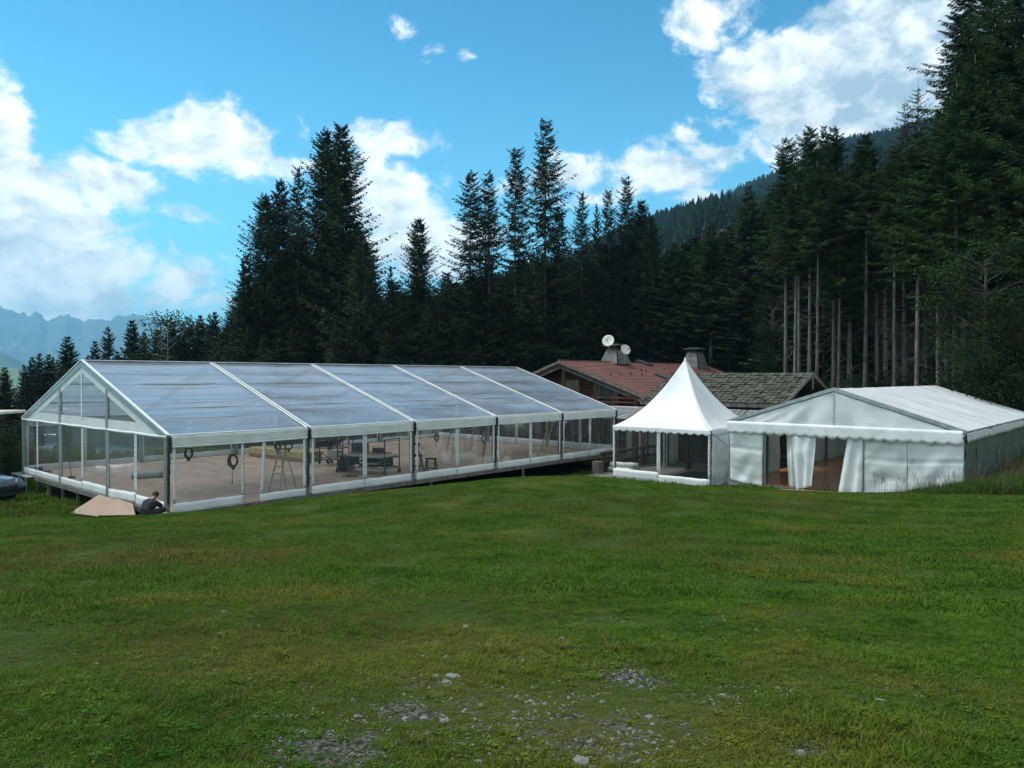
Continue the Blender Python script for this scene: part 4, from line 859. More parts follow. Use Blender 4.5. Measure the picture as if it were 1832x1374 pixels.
# floor: plywood sheets on a timber frame with jack legs
sheet_m = MB().box((0, 0, -.012), (2.488, 1.238, .024)).mesh('floor_board', M_plyfloor)
for i in range(10):
    for j in range(12): shared('floor_board', sheet_m, big, (1.25+2.5*i, .63+1.25*j, -.002))
MB().box((12.5, -.03, -.11), (25.1, .05, .17)).box((12.5, 15.05, -.11), (25.1, .05, .17)).box((-.06, 7.5, -.11), (.05, 15.2, .17)).box((25.06, 7.5, -.11), (.05, 15.2, .17)).build('edge_beam', M_woodg, big)
for j in range(11): MB().box((12.5, .5+1.4*j, -.13), (24.9, .07, .14)).build('joist', M_woodg, big)
for (r, v) in [(.05, 14.9), (.05, 13.2), (.05, 11.6), (.05, 9.9), (.05, 8.2), (.05, 6.4)] + [(6*i+5, w_) for i in range(4) for w_ in (.05, 5, 10, 14.9)]:
    p = bw(r, v); hh = -.19-h1(p.x, p.y)+.05
    if hh > .1: MB().box((r, v, -.19-hh/2), (.09, .09, hh)).build('jack_leg', M_woodg, big)
MB().box((-.22, 14.3, -.06), (.3, 2.2, .05)).bar((-.34, 15.3, -.1), (-.34, 15.3, -.75), .05, .05).bar((-.34, 13.3, -.1), (-.34, 13.3, -.75), .05, .05).build('landing_step', M_alu, big)
# plywood ramp sheets leaning on the floor edge
def board(name, pts, mt, label, cat, th=.018, group=None, smooth=False):
    c = sum((Vector(p) for p in pts), Vector())/len(pts); return MB().sheet([Vector(p)-c for p in pts], th).build(name, mt, None, loc=c, label=label, cat=cat, group=group)
def gpt(px, py, lift=.03):
    lo, hi = 5.0, 60
    for _ in range(50):
        mI = (lo+hi)/2; p = at(px, py, mI)
        if p.z > h1(p.x, p.y)+lift: lo = mI
        else: hi = mI
    return at(px, py, hi)
pA, pB = bw(-.10, 8.6, .0), bw(-.10, 5.2, .0)
q1 = at(124, 913, 25.4); q2 = at(174, 930, 23.3); q4 = at(241, 927, 22.35)
for q_, l_ in ((q1, .05), (q2, .07), (q4, .07)): q_.z = h1(q_.x, q_.y)+l_
m1 = bw(-.12, 5.5, .012); m2 = bw(-.12, 3.95, .012)
board('ramp_board', [q1, q2, m2, m1], M_ply, 'plywood ramp sheet sloping from the tent floor to the grass, left one', 'ramp', group='plywood ramp sheets')
q3 = Vector(q2)+Vector((.06, -.02, .035))
board('ramp_board', [q3, q4, bw(-.12, 2.5, .03), m2+Vector((0, 0, .03))], M_ply, 'plywood ramp sheet beside the seated worker, right one', 'ramp', group='plywood ramp sheets')

# ------------------------------------------------------------------ pagoda tent 5 x 5 m
PA = .7002; PO = (8.70, 31.80); PZ, PE, PK = -.60, 1.92, 5.14
pag = empty('pagoda_tent', (*PO, 0), PI/2-PA, 'white peaked pagoda tent with scalloped edge and clear front wall', 'tent')
def prof_p(s): return PE + (PK-PE)*((1-s)**2.05*.62 + (1-s)*.38) if s < 1 else PE
def canopy(u, t):
    a = u*4; k = int(min(3, a)); f = a-k; C = [(0, 0), (5, 0), (5, 5), (0, 5), (0, 0)]
    e = Vector(C[k]).lerp(Vector(C[k+1]), f); inn = 1-.035*math.sin(f*PI)
    c = Vector((2.5, 2.5)); p = c + (e-c)*(t*(1 if t < .05 else 1-(1-inn)*t)); z = prof_p(t)-(.11*math.sin(f*PI)*math.sin(t*PI))
    p = c+(p-c)*(1+.0*t); return (p.x, p.y, z+.012*wr(u*30, t*5, 1, 1))
MB().grid(canopy, 64, 26).build('canopy', M_whiter, pag, True, solid=.008)
MB().lathe((2.5, 2.5, PK-.25), [(.11, 0), (.07, .16), (.03, .30), (.0, .34)], 10).build('finial_cap', M_white, pag, True)
C4 = [(0, 0), (5, 0), (5, 5), (0, 5)]
def scallop(parent, A, B, z, drop, n, mt, seed=0, amp=.10, name='valance', r=9):
    A, B = Vector((*A, 0)), Vector((*B, 0)); d = (B-A); L = d.length; d.normalize(); nrm = Vector((d.y, -d.x, 0))
    m = MB(); N = n*r
    def fn(u, t):
        s = u*n % 1 if u < 1 else 1.0; lo = drop-amp*(1-math.sin(s*PI)**.7)
        return A+d*(L*u)+nrm*(.03+.02*t+.022*wr(u*L, t, 2.4, seed)*t)+Vector((0, 0, z-lo*t))
    return m.grid(fn, N, 4).build(name, mt, parent, True, solid=.006)
for i in range(4):
    A, B = C4[i], C4[(i+1) % 4]; scallop(pag, A if i else (0, 0), B, PE+.02, .27, 13, M_whiter, i)
    MB().box((A[0]+(.06 if A[0] < 1 else -.06), A[1]+(.06 if A[1] < 1 else -.06), (PE+PZ)/2-.05), (.09, .09, PE-PZ+.1)).build('post', M_alu, pag)
    mdA, mdB = Vector((*A, PE-.05)), Vector((*B, PE-.05)); c5 = Vector((2.5, 2.5, PE-.05)); MB().bar(mdA.lerp(c5, .015), mdB.lerp(c5, .015), .05, .09).build('eave_rail', M_alu, pag)
MB().tube([(0.1, .1, PE), (2.5, 2.5, PE-.1)], .02).tube([(4.9, 4.9, PE), (2.5, 2.5, PE-.1)], .02).tube([(2.5, 2.5, PE-.1), (2.5, 2.5, PK-.1)], .035).build('king_pole', M_alu, pag)
# front wall (v axis face, r = 0): from v=5 (left) to v=0 (right)
curtain(pag, (-.03, 5.0), (-.03, 2.55), PE-.02, PZ+.02, .46, 81, .09, fold=.015, mt=M_filmdark)
curtain(pag, (-.03, 2.55), (-.03, .04), PE-.02, PZ-.05, .42, 82, .09, fold=.02, mt=M_filmdark)
# right wall white, with a raised corner and a brace
def cloth(parent, name, P00, P10, P01, P11, n=(14, 14), amp=.03, seed=0, mt=None, folds=0.0, fp=0.0, nrm=(0, -1, 0), label=None, sag=0.0, diag=0.0, crease=True, kind=None):
    P00, P10, P01, P11, nrm = map(Vector, (P00, P10, P01, P11, nrm)); L = (P10-P00).length
    def fn(u, t):
        p = P00.lerp(P10, u).lerp(P01.lerp(P11, u), t)
        o = amp*(wr(u*L, t*2.2, 1.3, seed)+.5*wr(u*L, t*2.2, 3.1, seed+7)) + folds*math.sin(u*2*PI*fp+seed+1.2*t)*(.35+.65*t)
        if diag: o += diag*math.sin((u*L*1.1+t*2.6)*4.2+2*wr(u*L, t*2, .9, seed))*math.sin(PI*min(1, u*1.2))*t
        if crease: o += -.045*max(0, 1-abs(((t*3.9) % 1)-.5)*14)
        return p + nrm*o + Vector((0, 0, -sag*math.sin(u*PI)*t + .03*t*wr(u*L*2, 0, 1, seed)))
    return MB().grid(fn, *n).build(name, mt or M_walls, parent, True, solid=.006, label=label, kind=kind)
cloth(pag, 'side_wall', (.05, -.02, PE), (4.95, -.02, PE), (.05, -.02, PZ), (4.95, -.02, PZ), (30, 20), .05, 3, nrm=(0, -1, 0), diag=.03)
MB().tube([(.02, -.08, PE-.15), (1.5, -.9, .55)], .022).build('brace', M_alu, pag)

# ------------------------------------------------------------------ white party tent on the right
RA = .7537; RO = (14.77, 23.73); RE, RR, RW, RB = 2.40, 3.76, 8.27, 3.5
par = empty('party_tent', (*RO, 0), PI/2-RA, 'white gabled party tent with scalloped edging and its front curtains parted', 'tent')
def rz2(v): return RE+(RR-RE)*(1-abs(v-RW/2)/(RW/2))
for k in range(4):
    for side in (0, 1):
        def fn(u, t, k=k, side=side):
            r = k*RB+RB*u; v = RW/2*t; st = .05*math.sin(u*PI)*math.sin(t*PI)
            return (r, v-.03 if side == 0 else RW-v+.03, rz2(v)+.07-st+.010*wr(r, v, 1.1, k+side*9)+.012*(abs(math.sin(u*PI*2)) < .12))
        MB().grid(fn, 24, 18).build('roof_sheet', M_whiter, par, True)
    for side in (0, 1):
        MB().bar((k*RB, -.03 if not side else RW+.03, RE+.075), (k*RB, RW/2, RR+.075), .07, .02).build('roof_seam', M_seam, par)
        if k < 4: MB().bar((k*RB+RB/2, -.03 if not side else RW+.03, RE+.072), (k*RB+RB/2, RW/2, RR+.03), .02, .012).build('roof_seam', M_seam, par)
for k in range(5):
    for v in (.06, RW-.06): MB().box((k*RB+.05, v, RE/2-.1), (.09, .09, RE+.1)).build('post', M_alud, par)
    for side in (0, 1): MB().bar((k*RB+.04, .05 if not side else RW-.05, RE), (k*RB+.04, RW/2, RR-.02), .08, .10).build('roof_beam', M_alud, par)
    if k < 4:
        scallop(par, (k*RB, -.02), (k*RB+RB, -.02), RE+.05, .36, 11, M_whiteb, k+5, .11, 'side_valance')
for side in (0, 1): MB().bar((-.05, -.05 if not side else RW+.05, RE+.04), (-.05, RW/2, RR+.05), .06, .13).build('gable_rail', M_alu, par)
MB().bar((0, -.03, RE+.02), (RB*4, -.03, RE+.02), .05, .10).build('eave_rail', M_alu, par)
for v in (3.13, 6.77): MB().box((.06, v, 1.3), (.06, .06, 2.7)).build('door_post', M_alu, par)
def gfn(u, t):
    v = RW*u; top = rz2(v)-.05; bot = RE-.10; z = top+(bot-top)*t; d = abs(v-RW/2)
    o = .035*math.sin((v-RW/2)*5.5/(.5+t))*math.exp(-((v-RW*.62)/2.0)**2)*t + .03*wr(v*1.5, z, 1.5, 2)+.012*wr(v*4, z, 3.3, 2)
    return (-.04-o-.02*t, v, z)
MB().grid(gfn, 70, 14).build('gable_sheet', M_white, par, True, solid=.006)
MB().box((-.07, RW/2, (RR+RE)/2-.08), (.012, .04, RR-RE-.1)).build('gable_seam', M_seam, par)
scallop(par, (-.15, RW-.02), (-.15, .02), RE+.10, .50, 21, M_white, 11, .11)
# front curtains (world-left is high v)
F0 = -.04
cloth(par, 'front_curtain', (F0, 8.2, RE-.1), (F0, 6.80, RE-.12), (F0, 8.15, .10), (F0-.05, 6.82, -.04), (16, 26), .045, 1, M_walls, nrm=(-1, 0, 0), diag=.05)
cloth(par, 'front_curtain', (F0, 5.88, RE-.2), (F0-.05, 5.55, RE-.2), (F0+.05, 5.80, .05), (F0-.1, 5.35, .05), (14, 22), .05, 2, M_walls, .06, 2, nrm=(-1, 0, 0), crease=False)
cloth(par, 'front_curtain', (F0-.12, 5.66, RE-.2), (F0-.1, 4.72, RE-.2), (F0-.15, 5.48, -.02), (F0-.22, 4.85, .20), (22, 24), .05, 4, M_walls, .07, 2.2, nrm=(-1, 0, 0), crease=False)
cloth(par, 'front_curtain', (F0-.1, 3.60, RE-.2), (F0, 3.10, RE-.2), (F0-.2, 3.92, -.02), (F0-.1, 3.12, .03), (16, 24), .05, 5, M_walls, .06, 1.6, nrm=(-1, 0, 0), crease=False)
cloth(par, 'front_curtain', (F0, 3.10, RE-.2), (F0, 1.69, RE-.2), (F0, 3.10, .00), (F0, 1.69, -.10), (24, 26), .05, 6, M_walls, nrm=(-1, 0, 0), diag=.05)
cloth(par, 'front_curtain', (F0-.02, 1.68, RE-.2), (F0-.02, .02, RE-.2), (F0, 1.68, -.05), (F0, .02, .3), (24, 26), .05, 7, M_walls, nrm=(-1, 0, 0), diag=.07)
for k in range(4):
    for j in range(2):
        cloth(par, 'side_curtain', (k*RB+j*RB/2+.05, 0, RE-.1), (k*RB+(j+1)*RB/2, 0, RE-.1), (k*RB+j*RB/2+.05, 0, 0), (k*RB+(j+1)*RB/2, 0, 0), (12, 16), .05, 20+k*2+j, M_sidefilm, nrm=(0, -1, 0), diag=.03)
        if not (k == 1 and j == 1) and not (k == 1 and j == 0):
            cloth(par, 'side_curtain', (k*RB+j*RB/2+.02, RW, RE), (k*RB+(j+1)*RB/2, RW, RE), (k*RB+j*RB/2+.02, RW, 0), (k*RB+(j+1)*RB/2, RW, 0), (12, 16), .05, 40+k*2+j, M_walls, nrm=(0, 1, 0))
cloth(par, 'side_curtain', (3.5, RW-.1, RE), (4.7, RW-.1, RE), (3.5, RW-.1, 0), (4.3, RW-.25, .05), (14, 16), .05, 61, M_walls, .06, 3, nrm=(0, 1, 0), crease=False)
cloth(par, 'back_curtain', (14, 0, RE), (14, RW, RE), (14, 0, 0), (14, RW, 0), (30, 12), .06, 71, M_walls2, nrm=(1, 0, 0)); MB().add([(14, 0, RE), (14, RW, RE), (14, RW/2, RR)], [(0, 1, 2)]).build('back_gable', M_walls2, par)
fl = MB().box((0, 0, -.02), (1.74, .82, .04)).mesh('floor_board', M_parq)
for i in range(8):
    for j in range(10): shared('floor_board', fl, par, (.94+1.75*i, .45+.828*j, .06))
MB().box((.0, RW/2, -.02), (.06, RW, .13)).box((7, RW, -.02), (14, .06, .13)).build('floor_edge', M_alu, par)
for v in (8.0, 7.2, 6.1, 5.0): MB().box((.1, v, -.28), (.06, .06, .5)).box((.5, v, -.28), (.06, .06, .5)).build('floor_leg', M_dark, par)
rc = [par.matrix_basis @ Vector(p) for p in ((-.12, 5.35, .05), (-.12, 3.2, .09), (-1.25, 3.45, .02), (-1.15, 5.75, -.04))]
for i in (2, 3): rc[i].z = h1(rc[i].x, rc[i].y)+.06
board('ramp_board', rc[::-1], M_ply, 'plywood ramp lying on the grass before the party tent opening', 'ramp')

# ------------------------------------------------------------------ chalet
CHO = (3.22, 50.0); CRZ, CEZ, CW, CLn = 5.37, 2.76, 7.64, 21.2
chal = empty('chalet', (*CHO, 0), PI/2-AL, 'dark wooden chalet with a broad red tiled roof behind the tents', 'house')
def cz(v): return CRZ-(CRZ-CEZ)*abs(v)/CW
# roof: deck and courses of tiles
RN = math.atan((CRZ-CEZ)/CW); SL = math.hypot(CRZ-CEZ, CW)
for sgn in (-1, 1):
    R_ = MB().sheet([(0, sgn*CW, CEZ-.02), (CLn, sgn*CW, CEZ-.02), (CLn, 0, CRZ-.02), (0, 0, CRZ-.02)] if sgn < 0 else [(CLn, 0, CRZ-.02), (CLn, CW, CEZ-.02), (0, CW, CEZ-.02), (0, 0, CRZ-.02)], .12).build('roof', M_woodd, chal)
    if sgn < 0:
        t = MB(); ny = 26; nxx = 60; rr = random.Random(3)
        for j in range(ny):
            for i in range(nxx):
                s0 = SL*j/ny; s1 = SL*(j+1.12)/ny; x0 = CLn*i/nxx+.006; x1 = CLn*(i+1)/nxx-.006; L_ = rr.uniform(-.006, .008)
                def q_(x, s, up): return (x, -s*math.cos(RN)-math.sin(RN)*up*0, CRZ-s*math.sin(RN)+up)
                t.add([q_(x0, s0, .0), q_(x1, s0, .0), q_(x1, s1, .045+L_), q_(x0, s1, .045+L_), q_(x1, s1, .01), q_(x0, s1, .01), q_((x0+x1)/2, s1, .072+L_), q_((x0+x1)/2, s0, .028)], [(0, 3, 6, 7), (7, 6, 2, 1), (3, 5, 4, 2, 6)])
        t.build('roof_tiles', M_tile, R_, kind='stuff')
    # layered barge boards on the gable verge
    for q, (o_, w_, zo) in enumerate(((-.03, .05, -.08), (.05, .05, -.26), (.16, .05, -.42))):
        MB().bar((o_, 0, CRZ+zo), (o_, sgn*(CW-.15*q), cz(CW-.15*q)+zo), w_, .16).build('barge_board', M_woodg if q != 1 else M_woodd, chal)
    MB().box((CLn/2, sgn*(CW+.03), CEZ-.10), (CLn, .05, .2)).build('fascia', M_woodd, chal)
MB().bar((0, 0, CRZ+.05), (CLn, 0, CRZ+.05), .22, .07).build('ridge_cap', M_tile, chal)
for v in (-5.6, -2.8, 0, 2.8, 5.6): MB().bar((-.02, v, cz(v)-.28), (2.2, v, cz(v)-.28), .18, .2).build('purlin_end', M_woodd, chal)
# log gable wall in courses
lw = MB(); z = -.6
while z < 5.0:
    half = min(6.7, (CRZ-.3-z-.1)/(CRZ-CEZ)*CW)
    if half > .4: lw.tube([(1.5, -half, z+.11), (1.5, half, z+.11)], .115, 8)
    z += .215
lw.build('log_wall', M_woodr, chal)
lw = MB(); z = -.6
while z < CEZ+.1: lw.tube([(1.2, -6.6, z+.2), (CLn-.5, -6.6, z+.2)], .115, 8); lw.tube([(1.2, 6.6, z+.2), (CLn-.5, 6.6, z+.2)], .115, 8); z += .215
lw.build('log_wall', M_woodr, chal)
def window(parent, x, v, z, w, h, mt_pane, shut=None):
    f = MB().box((x, v, z), (.06, w+.16, h+.16)).build('window', M_woodg, parent)
    MB().box((x-.035, v-w/4, z), (.01, w/2-.04, h)).build('pane', mt_pane, f); MB().box((x-.035, v+w/4, z), (.01, w/2-.04, h)).build('pane', mt_pane, f)
    if shut:
        for s_ in (-1, 1): MB().box((x-.03, v+s_*(w*.76+.1), z), (.05, w*.48, h+.12)).build('shutter', shut, f)
window(chal, 1.33, .0, 3.45, 1.4, 1.1, M_paleshut); window(chal, 1.33, -3.0, 3.1, .9, 1.2, M_winglass, M_woodg); window(chal, 1.33, 3.0, 3.1, 1.0, 1.1, M_winglass, M_woodg)
window(chal, 1.33, -4.6, .9, 1.2, 1.1, M_winglass, M_woodg); window(chal, 1.33, -1.6, .8, 1.2, 1.2, M_winglass, M_woodg); window(chal, 1.33, 2.0, .8, 1.2, 1.2, M_winglass, M_woodg)
# balcony with rails
bal = MB().box((.75, -2.2, 1.98), (1.3, 8.0, .14)).build('balcony', M_woodd, chal)
for z in (2.35, 2.62, 2.9): MB().tube([(.15, -6.1, z), (.15, 1.8, z)], .06, 7).build('rail', M_woodr, bal)
for v in (-6.0, -4.4, -2.8, -1.2, .4, 1.7): MB().tube([(.15, v, 1.9), (.15, v, 3.1)], .08, 7).build('rail_post', M_woodr, bal)
for v in (-6.1, -3.2, -.2, 3.2, 6.1): MB().tube([(.3, v, -.7), (.3, v, cz(v)-.3)], .13, 9).build('porch_post', M_woodd, chal)
for r in (4.5, 8.5, 12.5): MB().tube([(r, -7.2, -.7), (r, -7.2, CEZ-.1)], .13, 9).build('porch_post', M_woodd, chal)
def onroof(px, py):
    """chalet roof plane (right slope) under a pixel: returns local (r, v, z)"""
    lo, hi = 30, 80; Ri = chal.matrix_basis.inverted()
    for _ in range(50):
        mI = (lo+hi)/2; p = Ri @ at(px, py, mI)
        if p.y > 0 or p.z < cz(p.y): hi = mI
        else: lo = mI
    return Ri @ at(px, py, lo)
def chimney(px, py, w, h, seed):
    p = onroof(px, py); r = random.Random(seed); p.z += -.25
    c = MB().box((p.x, p.y, p.z+h/2), (w, w*.9, h), taper=.62).build('chimney', M_dark, chal)
    n = 11
    for side in range(4):
        for row in range(2):
            m = MB()
            for i in range(n):
                f0, f1 = (i+.06)/n*2-1, (i+.94)/n*2-1; za, zb = h*(.5*row-.04*r.random()), h*(.5*row+.56+.05*r.random())
                def K(f, z, o=.03):
                    t = 1-(1-.62)*z/h; hx_, hy_ = (w/2, w*.45) if side % 2 == 0 else (w*.45, w/2); a = Vector((f*hx_*t, -(hy_*t+o+.03+.02*(1-row)))); a.rotate(Matrix.Rotation(side*PI/2, 2)); return (p.x+a.x, p.y+a.y, p.z+z)
                m.add([K(f0, za), K(f1, za), K(f1, zb, .015), K(f0, zb, .015), K(f0, za, 0), K(f1, za, 0)], [(0, 1, 2, 3), (4, 5, 1, 0)])
            m.build('wood_cladding', M_clad, c)
    MB().box((p.x, p.y, p.z+h+.16), (w*.58, w*.55, .34)).build('flue', M_dark, c)
    MB().box((p.x-.06, p.y, p.z+h+.44), (w*.86, w*.8, .06)).box((p.x+.05, p.y, p.z+h+.52), (w*.5, w*.6, .05)).build('cap', M_woodg, c)
    return p
chimney(1101, 645, 1.75, .95, 1); chimney(1243, 656, 1.75, 1.35, 2)
for (px, py, w, h) in ((1152, 651, .8, 1.25), (1187, 676, .8, 1.25), (1207, 671, .5, .5)):
    p = onroof(px, py); s0 = Vector((0, -math.cos(RN), -math.sin(RN))); up = Vector((0, -math.sin(RN), math.cos(RN))); c = p+up*.08
    R_ = Matrix((Vector((1, 0, 0)), s0, up)).transposed()
    f = MB().box(c, (w, h, .14), R_).build('skylight', M_dark, chal); MB().box(c+up*.075, (w-.14, h-.16, .012), R_).build('pane', M_skyglass, f)
for (px, py) in ((1147, 664), (1155, 665), (1188, 662), (1196, 661), (1093, 672), (1110, 672), (1129, 671), (1148, 672), (1254, 661), (1262, 661), (1269, 661)):
    p = onroof(px, py); MB().box(p+Vector((0, 0, .08)), (.10, .14, .16), taper=.5).build('snow_hook', M_dark, chal)
# satellite dishes
def dish(px, py, Yd, d, label, aim, arm=True):
    c = at(px, py, Yd); e = empty('satellite_dish', c, 0, label, 'satellite dish', 'satellite dishes on the chalet chimney'); R_ = Vector((0, 0, 1)).rotation_difference(Vector(aim)).to_matrix(); ax = R_ @ Vector((0, 0, 1))
    m = MB(); m.lathe((0, 0, 0), [(0.0001, -.0), (d*.2, .012), (d*.38, .05), (d*.5, .09), (d*.505, .075), (d*.38, .035), (d*.2, -.003), (.0001, -.012)], 22, aim); m.build('reflector', M_dish, e, True)
    f = ax*.45 + Vector((0, 0, -.1)); MB().tube([R_ @ Vector((0, -d*.48, .08)), f], .014, 5).box(f, (.09, .09, .12)).build('feed_arm', M_alud, e)
    MB().tube([(0, .02, 0)-ax*.05 if 0 else tuple(-ax*.05), tuple(-ax*.18+Vector((0, 0, -.1))), tuple(-ax*.18+Vector((.05, .1, -.95)))], .028, 6).build('mast', M_alud, e)
dish(1088.5, 610, 52.2, .86, 'white satellite dish on the left side of the left chimney, higher one', (-.35, -.9, .3)); dish(1118.5, 626, 51.6, .74, 'white satellite dish on the right side of the left chimney, lower one', (.35, -.9, .35))

# ------------------------------------------------------------------ shingle shed
SHA = Vector((16.47, 40.0)); SHZ, SEZ, SWD, SLN = 4.455, 2.88, 4.03, 8.4
shed = empty('shed', (SHA.x, SHA.y, 0), PI/2-AL, 'low shed with mossy wooden shingle roof and dark open gable', 'shed')   # local x: along r, local y: ridge direction, ridge runs y 0..SLN
sa = math.atan((SHZ-SEZ)/SWD); ssl = math.hypot(SHZ-SEZ, SWD)
rfl = MB().sheet([(0, 0, SHZ), (0, SLN, SHZ), (-SWD, SLN, SEZ), (-SWD, 0, SEZ)], .08).build('roof', M_woodd, shed)
MB().sheet([(0, 0, SHZ), (SWD, 0, SEZ), (SWD, SLN, SEZ), (0, SLN, SHZ)], .08).build('roof', M_woodd, shed)
rs = random.Random(8); shm = []
for i in range(5):
    w_ = .33; l_ = .46; th = .028; a = rs.uniform(-.02, .02)
    shm.append(MB().add([(0, -w_/2, 0), (0, w_/2, 0), (-l_, w_/2+a, .0), (-l_, -w_/2+a*.5, .0), (0, -w_/2, th*.4), (0, w_/2, th*.4), (-l_+rs.uniform(-.03, .03), w_/2+a, th*1.5), (-l_, -w_/2+a*.5, th*1.3)], [(0, 1, 2, 3), (4, 7, 6, 5), (0, 4, 5, 1), (1, 5, 6, 2), (2, 6, 7, 3), (3, 7, 4, 0)]).mesh('shingle', M_shingle))
nrow = 12
for j in range(nrow):
    s_ = ssl*j/nrow; k = 25
    for i in range(k):
        o = link('shingle', rs.choice(shm), rfl); o.location = (-s_*math.cos(sa), .17+SLN*(i+rs.uniform(-.1, .1))/k, SHZ-s_*math.sin(sa)+.022+rs.uniform(0, .02)); o.rotation_euler = (rs.uniform(-.05, .05), -sa+rs.uniform(-.02, .09), rs.uniform(-.09, .09)); o.scale = (1, rs.uniform(.8, 1.1), rs.uniform(.8, 1.7))
for sgn in (-1, 1):
    MB().bar((0, -.06, SHZ-.02), (sgn*SWD*1.02, -.06, SEZ-.03), .05, .20).build('barge_board', M_woodg, shed)
MB().box((-SWD-.02, SLN/2, SEZ-.10), (.05, SLN, .22)).build('fascia', M_woodg, shed)
MB().box((0, -.05, SHZ-.45), (.10, .06, .8)).build('king_post', M_woodg, shed)
MB().box((-2.9, SLN/2+.5, 1.0), (.1, SLN-1, 3.4)).box((2.9, SLN/2+.5, 1.0), (.1, SLN-1, 3.4)).add([(-3.2, 1.6, -.7), (3.2, 1.6, -.7), (3.2, 1.6, 2.9), (0, 1.6, SHZ-.1), (-3.2, 1.6, 2.9)], [(0, 1, 2, 3, 4)]).build('wall', M_woodd, shed)
# lean-to porch roof below the shed eave, of rough boards
lean = empty('lean_to_roof', (SHA.x, SHA.y, 0), PI/2-AL, 'lean-to roof of weathered boards below the shingle shed', 'roof')
lb = MB().box((0, 0, 0), (1.9, .26, .03)).mesh('board', M_clad)
for i in range(34):
    o = link('board', lb, lean); o.location = (-SWD-1.35+rs.uniform(-.05, .05), -1.8+.30*i, 2.22+rs.uniform(-.01, .02)); o.rotation_euler = (rs.uniform(-.05, .05), -.34, rs.uniform(-.03, .03))
MB().bar((-SWD-2.2, -1.9, 1.80), (-SWD-2.2, 8.4, 1.80), .14, .16).build('beam', M_woodd, lean)
for v in (-1.7, 1.2, 4.2, 7.5): MB().tube([(-SWD-2.2, v, -.7), (-SWD-2.2, v, 1.75)], .11, 8).build('post', M_woodd, lean)
# small clear link canopy between the big tent and the pagoda
lk = empty('link_canopy', (*BO, 0), PI/2-AL, 'small clear roofed link canopy between the long tent and the chalet', 'canopy')
def lfn(u, t): return (25.2+4.3*t, 3.2-9.5*u, 1.95+.42*t-.05*math.sin(u*PI*2)**2*math.sin(t*PI)+.02*wr(u*5, t*3, 1, 3))
MB().grid(lfn, 20, 12).build('roof_sheet', M_filmmilk, lk, True)
for v in (3.2, 0, -3.15, -6.3): MB().bar((25.2, v, 1.97), (29.5, v, 2.39), .06, .04).build('roof_rail', M_white, lk); MB().box((25.25, v, .6), (.07, .07, 2.7)).build('post', M_alu, lk); MB().box((29.45, v, .85), (.07, .07, 3.0)).build('post', M_alu, lk)
MB().bar((25.2, 3.2, 1.93), (25.2, -6.3, 1.93), .05, .08).bar((29.5, 3.2, 2.36), (29.5, -6.3, 2.36), .05, .08).build('eave_rail', M_white, lk)
# ------------------------------------------------------------------ terrace deck, fence, rolls
deck = empty('terrace_deck', (*BO, 0), PI/2-AL, 'grey plank terrace deck under and beside the pagoda tent', 'deck')
rd = random.Random(12)
db_ = [MB().box((0, 0, 0), (10.6, .285, .035)).mesh('board', M_woodg) for _ in range(1)]
for i in range(36):
    o = link('board', db_[0], deck); o.location = (24.55+rd.uniform(-.04, .04), -1.95-.29*i, -.64+rd.uniform(-.004, .003)); o.rotation_euler = (rd.uniform(-.01, .01), 0, 0)
MB().box((19.28, -7.1, -.76), (.05, 10.5, .2)).box((24.5, -1.79, -.76), (10.5, .05, .2)).build('edge_board', M_woodd, deck)
fen = empty('log_fence', (*BO, 0), PI/2-AL, 'round log handrail along the left edge of the terrace deck', 'fence')
for r in (21.3, 24.3, 27.3): MB().tube([(r, -1.75, -.62), (r, -1.75, .30)], .10, 9).build('post', M_woodd, fen)
MB().tube([(21.0, -1.75, .33), (24, -1.74, .36), (27.6, -1.75, .34)], .085, 9).build('rail', M_woodd, fen); MB().tube([(21.2, -1.75, -.12), (27.4, -1.75, -.10)], .07, 8).build('rail', M_woodd, fen)
MB().box((20.75, -1.75, -.33), (.42, .42, .58)).build('stub_block', M_woodg, fen)
b2w = big.matrix_basis
M_roll = mat('rolled_sheet', (.62, .62, .56), (.48, .48, .43), 5, .6, bump=.3)
for i, (r, v, z, lb) in enumerate([(21.6, -2.5, -.48, 'bottom front white tarpaulin roll on the deck by the log fence'), (22.0, -2.6, -.48, 'bottom rear white tarpaulin roll on the deck by the log fence'), (21.8, -2.55, -.24, 'upper white tarpaulin roll lying on the two below it')]):
    c = b2w @ Vector((r, v-.1, z)); MB().tube([(-.75, 0, 0), (-.4, .01, .01), (0, -.01, 0), (.4, 0, .01), (.75, 0, 0)], [.12, .135, .125, .14, .125], 12).build('tarpaulin_roll', M_roll, None, True, loc=c, rz=-AL+.12*i, label=lb, cat='tarpaulin roll', group='white rolls on the deck')
def wpost(r, v, lb):
    c = b2w @ Vector((r, v, -.62)); MB().tube([(0, 0, 0), (.01, .02, 1.3), (0, 0, 2.5)], [.13, .12, .11], 10).build('wooden_post', M_woodp, None, True, loc=c, label=lb, cat='post', group='log posts on the terrace')
M_woodp = mat('brown_post_wood', (.13, .10, .07), (.075, .055, .04), 4, .8, bump=.3, stretch=(3, 3, .4))
wpost(25.4, -1.55, 'round wooden post seen through the left window of the pagoda tent'); wpost(25.4, -3.05, 'round wooden post seen behind the middle strip of the pagoda tent'); wpost(25.4, -4.4, 'thick wooden post seen through the right window of the pagoda tent')
M_palep = mat('pale_canvas', (.62, .63, .55), (.50, .50, .44), 1.5, .7, trans=.3)
